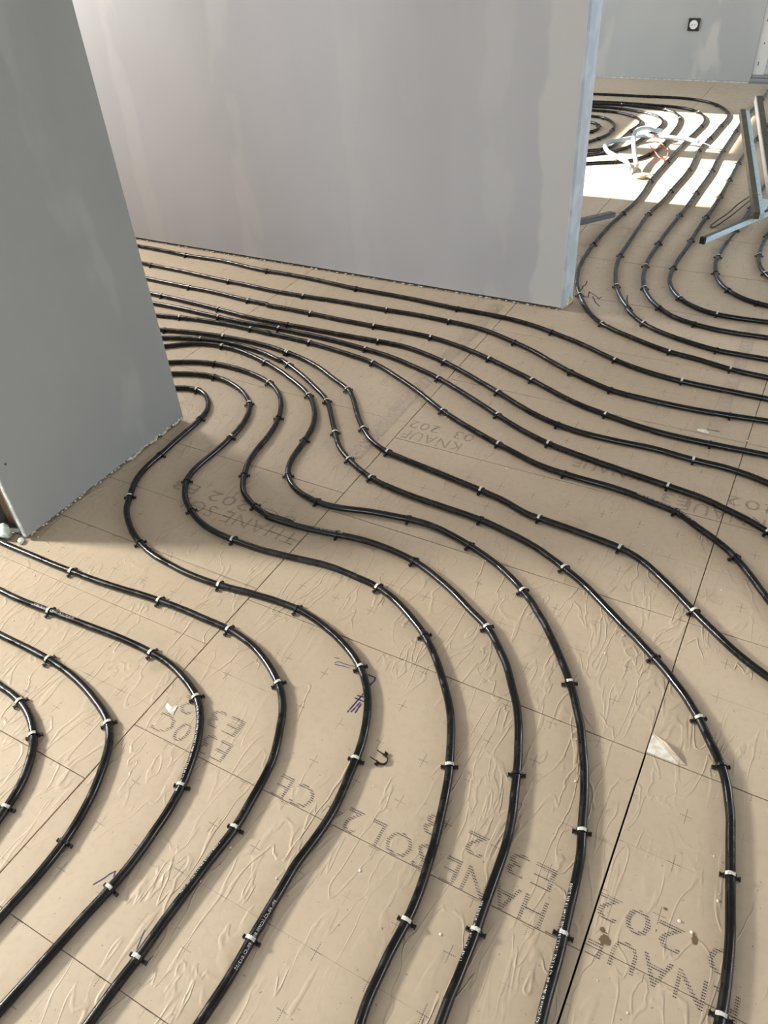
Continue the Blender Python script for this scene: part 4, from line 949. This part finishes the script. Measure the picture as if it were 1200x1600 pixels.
def pipe_text(key, px, py, s, toward, phi=62.0, size=0.0074):
    """white marking wrapped on the pipe, starting beside (px, py)"""
    cp = CURVES[key]
    i0 = min(range(len(cp)), key=lambda i: (cp[i].x - px) ** 2 + (cp[i].y - py) ** 2)
    # toward: +1 along increasing index, -1 other way
    path = cp[i0:] if toward > 0 else list(reversed(cp[:i0 + 1]))
    if len(path) < 4:
        return
    acc = [0.0]
    for i in range(1, len(path)):
        acc.append(acc[-1] + (path[i] - path[i - 1]).length)
    me = text_mesh(s, size, 1.12)
    me.name = 'printed_lettering'
    me.materials.clear()
    me.materials.append(M['pipe_print'])
    drop = []
    j = 0
    ctr = sum(v.co.y for v in me.vertices) / max(1, len(me.vertices))
    for v in sorted(me.vertices, key=lambda q: q.co.x):
        u, w = v.co.x, v.co.y - ctr
        if u < 0:
            u = 0
        while j < len(acc) - 2 and acc[j + 1] < u:
            j += 1
        k = min(1.0, (u - acc[j]) / max(1e-6, acc[j + 1] - acc[j]))
        c = path[j].lerp(path[j + 1], k)
        t = (path[j + 1] - path[j]).normalized()
        left = Vector((-t.y, t.x, 0))
        ang = math.radians(90 - phi) + math.pi / 2 - w / PR - math.pi / 2
        # angle measured from the left side over the top
        th = math.radians(90 - phi) + 0.0
        a = math.radians(phi) - w / PR
        v.co = c + (left * math.cos(a) + Vector((0, 0, 1)) * math.sin(a)) * (PR + 0.00025)
    o = bpy.data.objects.new('printed_lettering', me)
    C.objects.link(o)
    return o


LONG = 'PE-RT 16x2 oxygen barrier (Class 4 6bar 60°C) (Class D 8bar 60°C) 013/02 17:49 19.11.19 L7 EN ISO 21003 '
MARK = '8bar 60°C) (Class D 8bar 60°C) 013/02  14.11.19 13:02 17:49 19 EN 21003 '
pipe_objs = [o for o in C.objects if o.name.startswith('heating_pipe')]
by_key = dict(zip(PIPES.keys(), pipe_objs))
for key, px, py, txt, tw, phi in [
        ('h', -0.085, 0.40, MARK, -1, 50), ('g', -0.20, 0.46, '17:49 19.11.19 8bar 013/02 EN', -1, 50),
        ('c', -0.89, 0.47, '8bar 60°C) 013/02 (Class 8bar) (Class D 8bar 60°C) PE 013', -1, 70),
        ('c', -1.50, 0.72, 'PE-Xc 16 (Class 2 8bar) 13.11.19 14:28', 1, 90),
        ('d', -0.60, 0.33, '8bar 60°C) 013/02 (Class 8bar)', -1, 60),
        ('e', -0.55, 0.40, 'bar 60°C) (Class 8bar 60°C) 013/02', 1, 60),
        ('g', -0.98, 1.06, '8bar 60°C) 013/02 14:28', 1, 85),
        ('k', -0.33, 1.44, '(Class D 8bar 60°C) (Class 8bar 60°C) 013/02 PE', 1, 88)]:
    t = pipe_text(key, px, py, txt, tw, phi)
    if t:
        t.parent = by_key[key]

# ------------------------------------------------------------------ pen marks


def strokes(name, lines, wdt, mat):
    v, f = [], []
    for ln in lines:
        pts = [Vector((x, y, 0.0005)) for x, y in ln]
        for a, b in zip(pts, pts[1:]):
            d = (b - a).normalized()
            s = Vector((-d.y, d.x, 0)) * wdt / 2
            a2, b2 = a - d * wdt * .3, b + d * wdt * .3
            n = len(v)
            v += [a2 - s, b2 - s, b2 + s, a2 + s]
            f.append((n, n + 1, n + 2, n + 3))
    return link(name, mesh(name, v, f), mat, floor)


strokes('marker_stroke', [[(-.728, .918), (-.717, .922)], [(-.719, .906), (-.713, .913), (-.695, .913), (-.671, .917)],
                          [(-.716, .902), (-.700, .906), (-.680, .908)]], 0.0016, M['marker'])
strokes('marker_stroke', [[(-.635, .91), (-.615, .91), (-.612, .903), (-.615, .888), (-.618, .85), (-.620, .836), (-.624, .803)],
                          [(-.612, .836), (-.617, .807)], [(-.608, .834), (-.608, .809)], [(-.628, .842), (-.606, .842)], [(-.626, .85), (-.606, .853)]], 0.0032, M['marker'])
strokes('marker_stroke', [[(-.85, .273), (-.84, .292), (-.837, .301), (-.831, .31), (-.826, .301)]], 0.0022, M['marker'])
strokes('marker_stroke', [[(-.71, .257), (-.706, .243), (-.701, .227)], [(-.668, .232), (-.672, .216)]], 0.0014, M['marker'])
strokes('pen_stroke', [[(-.826, 3.134), (-.82, 3.096), (-.826, 3.076), (-.821, 3.055), (-.823, 3.038)],
                       [(-.794, 2.982), (-.774, 2.984), (-.786, 3.035), (-.753, 3.009), (-.73, 2.985), (-.725, 3.004)],
                       [(-.76, 2.996), (-.73, 2.942), (-.708, 2.919)], [(-.633, 3.056), (-.625, 3.016), (-.614, 2.988)]], 0.0045, M['pen'])

# ------------------------------------------------------------------ wrinkled joint tape strips


def tape_strip(x0, x1, y0, y1, lean=0.0):
    nx, ny = 6, int((y1 - y0) / 0.03)
    rr = random.Random(int(1000 * abs(x0)))
    v, f = [], []
    for j in range(ny + 1):
        y = y0 + (y1 - y0) * j / ny
        for i in range(nx + 1):
            x = x0 + (x1 - x0) * i / nx + lean * (y - y0)
            z = 0.0006 + (0.0007 + rr.uniform(0, .0006) if 0 < i < nx else 0.0)
            if i in (0, nx):
                x += rr.uniform(-.0015, .0015)
            v.append((x, y, z))
    for j in range(ny):
        for i in range(nx):
            a = j * (nx + 1) + i
            f.append((a, a + 1, a + nx + 2, a + nx + 1))
    o = link('joint_tape', mesh('joint_tape', v, f), M['joint_tape'], floor)
    return o


tape_strip(-1.122, -1.066, 1.62, 2.79, 0.005)
tape_strip(-0.155, -0.115, 2.20, 2.95, 0.0)

# ------------------------------------------------------------------ torn corner of the facing
fl = mesh('exposed_core', [(-0.0335, 0.988, .0006), (0.030, 0.988, .0006), (-0.0335, 1.036, .0006)], [(0, 1, 2)])
link('exposed_core', fl, M['crumb'], floor)
fv = [(-0.033, 1.038, .001), (-0.012, 1.016, .006), (0.008, 1.000, .008), (0.031, 0.989, .001),
      (-0.026, 1.030, .007), (-0.004, 1.018, .013), (0.018, 1.003, .010), (0.041, 0.992, .002)]
ff2 = [(0, 1, 5, 4), (1, 2, 6, 5), (2, 3, 7, 6)]
link('film_flap', mesh('film_flap', fv, ff2, True), M['film'], floor)

# stains
for (x, y, a, b, rot) in ((-0.004, 0.604, .0105, .0085, .3), (-0.013, 0.618, .0045, .004, 0), (0.125, 0.672, .005, .008, .5), (0.072, 0.70, .004, .002, 0)):
    rr = random.Random(int(x * 9999))
    vv = [(x, y, .0006)]
    for k in range(16):
        t = 2 * math.pi * k / 16
        q = 1 + rr.uniform(-.25, .25)
        vv.append((x + math.cos(t) * a * q, y + math.sin(t) * b * q, .0006))
    link('stain', mesh('stain', vv, [(0, k, k % 16 + 1) for k in range(1, 17)]), M['stain'], floor)

# ------------------------------------------------------------------ crumbs
CH = [(0.096, 0.690, .0030, 'cream foam crumb between the print and the right-hand pipe'),
      (0.118, 0.681, .0034, 'cream foam crumb beside the brown smear, next to the right-hand pipe'),
      (-0.213, 0.532 + .0, .0, None)]


def crumb(x, y, s, seed, lab, flat=0.6, asp=1.0):
    me = lumpy('foam_crumb', 1, (s * asp, s, s * flat), M['crumb'], seed)
    o = link('foam_crumb', me, M['crumb'])
    o.location = (x, y, s * flat * 0.8 + .0004)
    tag(o, lab, 'crumb', 'loose crumbs on the boards')
    return o


crumb(-0.1799, 1.1986, 0.0024, 1, 'largest pale crumb between the fifth and sixth bending pipes', 0.6, 1.0)
crumb(-0.1585, 1.2679, 0.0029, 2, 'flat pale crumb beside the fifth bending pipe, above the largest one', 0.6, 1.0)
crumb(-0.1540, 1.2787, 0.0014, 3, 'tiny crumb touching the flat pale crumb beside the fifth bending pipe', 0.6, 1.0)
crumb(-0.1261, 1.2622, 0.0011, 4, 'small crumb touching the fifth bending pipe', 0.6, 1.0)
crumb(-0.1940, 1.5954, 0.0015, 5, 'white crumb above the sixth bending pipe, right of its clip', 0.6, 1.0)
crumb(-0.1533, 1.5900, 0.0013, 6, 'small white crumb right of another, between sixth bending pipe and printed pipe', 0.6, 1.0)
crumb(-0.1523, 1.4570, 0.0016, 7, 'cream crumb above the sixth bending pipe where it straightens', 0.6, 1.0)
crumb(-0.0549, 1.5603, 0.0011, 8, 'tiny crumb beside the long board joint, below the printed pipe', 0.6, 1.0)
crumb(-0.0262, 1.6681, 0.0013, 9, 'white crumb against the printed pipe just before its last clip', 0.6, 1.0)
crumb(-0.1200, 1.6713, 0.0013, 10, 'white crumb on a printed cross below the printed pipe', 0.6, 1.0)
crumb(-0.2474, 1.5299, 0.0013, 11, 'pale crumb just below the clip of the sixth bending pipe', 0.6, 1.0)
crumb(-0.1389, 0.8624, 0.0027, 12, 'cream crumb at the end of a long crease, beside the fourth hairpin pipe', 0.6, 1.0)
crumb(-0.2009, 0.7278, 0.0019, 13, 'white crumb between the third and fourth hairpin pipes', 0.6, 1.0)
crumb(-0.2515, 0.4865, 0.0021, 14, 'white crumb with dark shadow between second and third hairpin pipes', 0.6, 1.0)
crumb(-0.5554, 0.4362, 0.0018, 15, 'white crumb right of the tightest hairpin pipe, halfway to the next', 0.6, 1.0)
crumb(-0.0785, 0.6693, 0.0013, 16, 'pale crumb beside the print near the open joint', 0.6, 1.0)
crumb(0.0020, 0.5391, 0.0016, 17, 'white crumb below the print, right of the open joint', 0.6, 1.0)
crumb(0.1460, 0.7661, 0.0014, 18, 'white crumb just left of the right-hand pipe above the smear', 0.6, 1.0)
crumb(0.1254, 0.8300, 0.0014, 19, 'white crumb left of the right-hand pipe, above its clip', 0.6, 1.0)
crumb(-0.3111, 2.1148, 0.0072, 20, 'white flake above the second pipe strand, left of the larger flake', 0.12, 1.8)
crumb(-0.1642, 2.1830, 0.0112, 21, 'largest white flake, torn and flat, below the second strand on the right', 0.12, 1.8)
crumb(-0.0337, 2.1800, 0.0032, 22, 'white crumb at the top of the dark open joint on the right', 0.6, 1.0)
crumb(-0.0450, 2.2276, 0.0024, 23, 'white crumb just above the dark open joint on the right', 0.6, 1.0)
crumb(-0.9241, 1.9400, 0.0040, 24, 'white crumb just below a clip beside the upside-down print', 0.6, 1.0)
crumb(-0.9099, 1.9295, 0.0032, 25, 'second white crumb below the same clip beside the upside-down print', 0.6, 1.0)
crumb(-0.7383, 1.8427, 0.0032, 26, 'pale crumb under the sixth strand near its middle clip', 0.6, 1.0)
crumb(-0.7244, 1.9179, 0.0029, 27, 'pale crumb between the sixth and fifth strands', 0.6, 1.0)
crumb(0.0071, 1.9254, 0.0024, 28, 'white crumb between the third and fourth strands by the board joint', 0.6, 1.0)
crumb(-0.0644, 1.8099, 0.0029, 29, 'white crumb beside the upside-down print between strands on the right', 0.6, 1.0)
crumb(-0.8032, 3.3338, 0.0040, 30, 'round white crumb between the first two pipes round the wall corner', 0.6, 1.0)
crumb(-0.5377, 0.6510, 0.0016, 31, 'tiny white crumb right of the tightest hairpin, below the loose clip', 0.6, 1.0)
crumb(-0.4888, 0.6757, 0.0014, 32, 'tiny white crumb in the shadow edge below the loose clip', 0.6, 1.0)
crumb(-1.6437, 0.8912, 0.0020, 33, 'white crumb on the boards just off the front corner of the partition', 0.6, 1.0)
crumb(-1.7139, 0.9200, 0.0036, 34, 'pale crumb lying right at the front corner of the partition', 0.6, 1.0)
crumb(-1.0653, 4.7732, 0.0056, 35, 'pale crumb on the sun patch in the far room', 0.6, 1.0)
chip = mesh('film_chip', [(0,0,.001),(.018,-.004,.004),(.026,.006,.0012),(.034,-.020,.0008),(.022,-.018,.0022),(.006,-.012,.0035)], [(0,1,5),(1,4,5),(1,2,4),(2,3,4)])
o = link('film_scrap', chip, M['crumb'])
o.location = (-0.9973, 0.6453, 0.0006)
tag(o, 'torn cream scrap of facing on the print inside the third lower left arc', 'scrap')
for x, y, s, t in CH[:2]:
    crumb(x, y, s, int(x * 1000), t)

bm = bmesh.new()
rr = random.Random(11)
for k in range(150):
    x, y = rr.uniform(-2.3, 0.4), rr.uniform(0.3, 5.5) ** 1.0
    if y > 2.75 and x < -0.8:
        continue
    s = rr.uniform(0.0010, 0.0024) * (1 + y * .18)
    m4 = Matrix.Translation((x, y, s * .5)) @ Matrix.Diagonal((s, s * rr.uniform(.6, 1.3), s * .6, 1))
    bmesh.ops.create_icosphere(bm, subdivisions=1, radius=1.0, matrix=m4)
me = bpy.data.meshes.new('plaster_dust')
bm.to_mesh(me)
bm.free()
pd = link('plaster_dust', me, M['crumb'], floor)
pd['kind'] = 'stuff'

# blob of putty at the foot of the partition
me = lumpy('putty_blob', 3, (0.028, 0.020, 0.024), M['putty'], 4)
pb = link('putty_blob', me, M['putty'])
for p_ in me.polygons:
    p_.use_smooth = True
pb.location = (-1.806, 0.879, 0.021)
tag(pb, 'pale green-white lump of putty at the cut end of the partition', 'putty')
me = lumpy('putty_crumb', 2, (0.011, 0.010, 0.007), M['putty'], 9)
pc = link('putty_crumb', me, M['putty'])
pc.location = (-1.742, 0.884, 0.006)
tag(pc, 'small pale crumb of putty at the front corner of the partition', 'putty')

# ------------------------------------------------------------------ steel bits in the far room


def oriented(p0, p1, roll_up=Vector((0, 0, 1))):
    d = (p1 - p0).normalized()
    s = d.cross(roll_up).normalized()
    u = s.cross(d).normalized()
    return Matrix((d, s, u)).transposed(), (p1 - p0).length


def channel(name, p0, p1, w, hgt, t, mat, parent=None, lips=True, open_side=-1, web=None):
    """C-shaped profile from p0 to p1: web on top, two flanges, folded lips"""
    m3, L = oriented(p0, p1)
    b = [(0, L, -w / 2, w / 2, hgt - t, hgt), (0, L, -w / 2, -w / 2 + t, 0, hgt), (0, L, w / 2 - t, w / 2, 0, hgt)]
    if lips:
        b += [(0, L, -w / 2, -w / 2 + .006, 0, t), (0, L, w / 2 - .006, w / 2, 0, t)]
    o = boxes(name, b, mat, parent)
    m = m3.to_4x4()
    m.translation = p0
    o.matrix_local = m
    return o


# steel offcut lying behind the corner of the middle wall
sc = bpy.data.objects.new('steel_offcut', None)
C.objects.link(sc)
sc.location = (-1.02, 3.66, 0)
tag(sc, 'short grey steel channel offcut lying behind the corner of the middle wall', 'steel offcut')
channel('channel', Vector((-.050, -.10, .053)), Vector((0.092, 0.195, 0.024)), 0.034, 0.022, 0.0018, M['galv_dark'], sc)
boxes('bent_end', [(-.075, -.050, -.115, -.085, 0.0004, 0.074)], M['galv_dark'], sc, 0.001)

# metal trestle lying tipped over
tr = bpy.data.objects.new('metal_trestle', None)
C.objects.link(tr)
tr.location = (-0.3, 4.1, 0)
tag(tr, 'tipped metal trestle with crossbar reflecting pale sky and two leaning legs by the right edge', 'trestle')
O = Vector((-0.3, 4.1, 0))


def bar(name, p0, p1, w, hgt, mat, parent=tr, bev=0.001):
    p0, p1 = p0 - O, p1 - O
    m3, L = oriented(p0, p1)
    o = boxes(name, [(0, L, -w / 2, w / 2, 0, hgt)], mat, parent, bev)
    m = m3.to_4x4()
    m.translation = p0
    o.matrix_local = m
    return o


A0, A1 = Vector((-0.464, 3.662, 0.020)), Vector((-0.176, 4.285, 0.020))
bar('crossbar', A0, A1, 0.020, 0.026, M['galv'])
up = Vector((0, 0, 0.0262))
bar('web', A0 + up, A1 + up, 0.020, 0.0015, M['galv_dark'])  # darker top tone painted as a separate strip
dd = (A1 - A0).normalized()
bar('end_cap', A0 - dd * 0.012 - Vector((0,0,.001)), A0 + dd * 0.004 - Vector((0,0,.001)), 0.023, 0.030, M['rubber'])
L0, L1 = Vector((-0.282, 3.952, 0.050)), Vector((-0.542, 4.855, 0.270))
SD = Vector((0.0125, 0, 0))
bar('leg', L0 - SD, L1 - SD, 0.025, 0.036, M['olive'])
bar('leg_lit_face', L0 + SD * 0.85, L1 + SD * 0.85, 0.020, 0.030, M['galv'])  # bright half of the leg, sky reflection painted in its colour
K0, K1 = Vector((-0.222, 4.017, 0.050)), Vector((-0.519, 5.166, 0.270))
bar('leg', K0, K1, 0.030, 0.036, M['olive'])
bar('leg_lit_face', K0 - Vector((0.018, 0, 0.0)), K1 - Vector((0.018, 0, 0.0)), 0.006, 0.036, M['frame'])  # cream strip added as the lit left edge of the leg
bar('bracket', L0 + Vector((0.002, 0.03, 0.035)), L0 + Vector((0.006, 0.12, 0.052)), 0.034, 0.004, M['galv'])
lw = curve_pts([Vector(p) - O for p in [(-0.33, 4.32, 0.07), (-0.399, 4.185, 0.04), (-0.43, 4.09, 0.02), (-0.461, 3.996, 0.012), (-0.48, 3.926, 0.006), (-0.47, 3.914, 0.006), (-0.458, 3.925, 0.006), (-0.418, 4.04, 0.016), (-0.368, 4.194, 0.04), (-0.318, 4.31, 0.07)]], 0.01)
link('wire_loop', tube_mesh('wire_loop', lw, 0.0032, 8), M['olive'], tr)

# conduits
def vpts(l):
    return [Vector(p) for p in l]


ca = curve_pts(vpts([(-0.80, 5.214, .032), (-0.875, 5.248, .034), (-0.961, 5.253, .036), (-1.059, 5.259, .034), (-1.139, 5.267, .033), (-1.199, 5.195, .032),
                     (-1.253, 5.106, .036), (-1.298, 5.057, .034), (-1.298, 4.985, .033), (-1.245, 4.875, .032), (-1.165, 4.785, .033), (-1.09, 4.70, .034), (-1.045, 4.60, .02)]), 0.006)
o = link('electrical_conduit', tube_mesh('electrical_conduit', ca, 0.0125, 12, 0.88), M['conduit'])
tag(o, 'pale blue ribbed conduit stretched long over the pipes in the far room', 'conduit')
cb = curve_pts(vpts([(-1.02, 4.655, .030), (-1.075, 4.80, .055), (-1.125, 4.95, .085), (-1.155, 5.09, .09), (-1.155, 5.20, .085), (-1.12, 5.27, .075), (-1.07, 5.29, .06), (-1.05, 5.33, .05)]), 0.006)
o = link('electrical_conduit', tube_mesh('electrical_conduit', cb, 0.0125, 12, 0.88), M['conduit'])
tag(o, 'pale blue conduit piece standing in an arch above the far sun patch', 'conduit')
w1 = curve_pts(vpts([(-1.075, 5.215, .0555), (-1.049, 5.20, .040), (-0.984, 5.128, .022), (-0.925, 4.98, .02), (-0.92, 4.90, .012), (-0.95, 4.885, .022), (-1.001, 4.985, .024), (-1.068, 5.14, .012)]), 0.01)
o = link('electrical_wire', tube_mesh('electrical_wire', w1, 0.003, 6), M['red'])
tag(o, 'thin red electrical wire looped beside the white conduit', 'wire')
w2 = curve_pts(vpts([(-0.785, 5.205, .033), (-0.75, 5.19, .03), (-0.70, 5.16, .022), (-0.64, 5.12, .022)]), 0.01)
o = link('electrical_wire', tube_mesh('electrical_wire', w2, 0.003, 6), M['copper'])
tag(o, 'thin grey wire sticking out of the right end of the conduit', 'wire')
me = lumpy('cardboard_scrap', 2, (0.032, 0.028, 0.014), M['foam'], 8)
N = NT('tan_scrap', 0.8, (0.55, 0.42, 0.25))
o = link('foam_scrap', me, N.m)
o.location = (-0.975, 4.55, 0.012)
tag(o, 'tan scrap lying in the sun below the conduit', 'scrap')
w3 = curve_pts(vpts([(-0.955, 4.575, .006), (-0.932, 4.597, .006), (-0.909, 4.62, .008)]), 0.01)
o = link('electrical_wire', tube_mesh('electrical_wire', w3, 0.0025, 6), M['copper'])
tag(o, 'short grey wire end beside the tan scrap', 'wire')
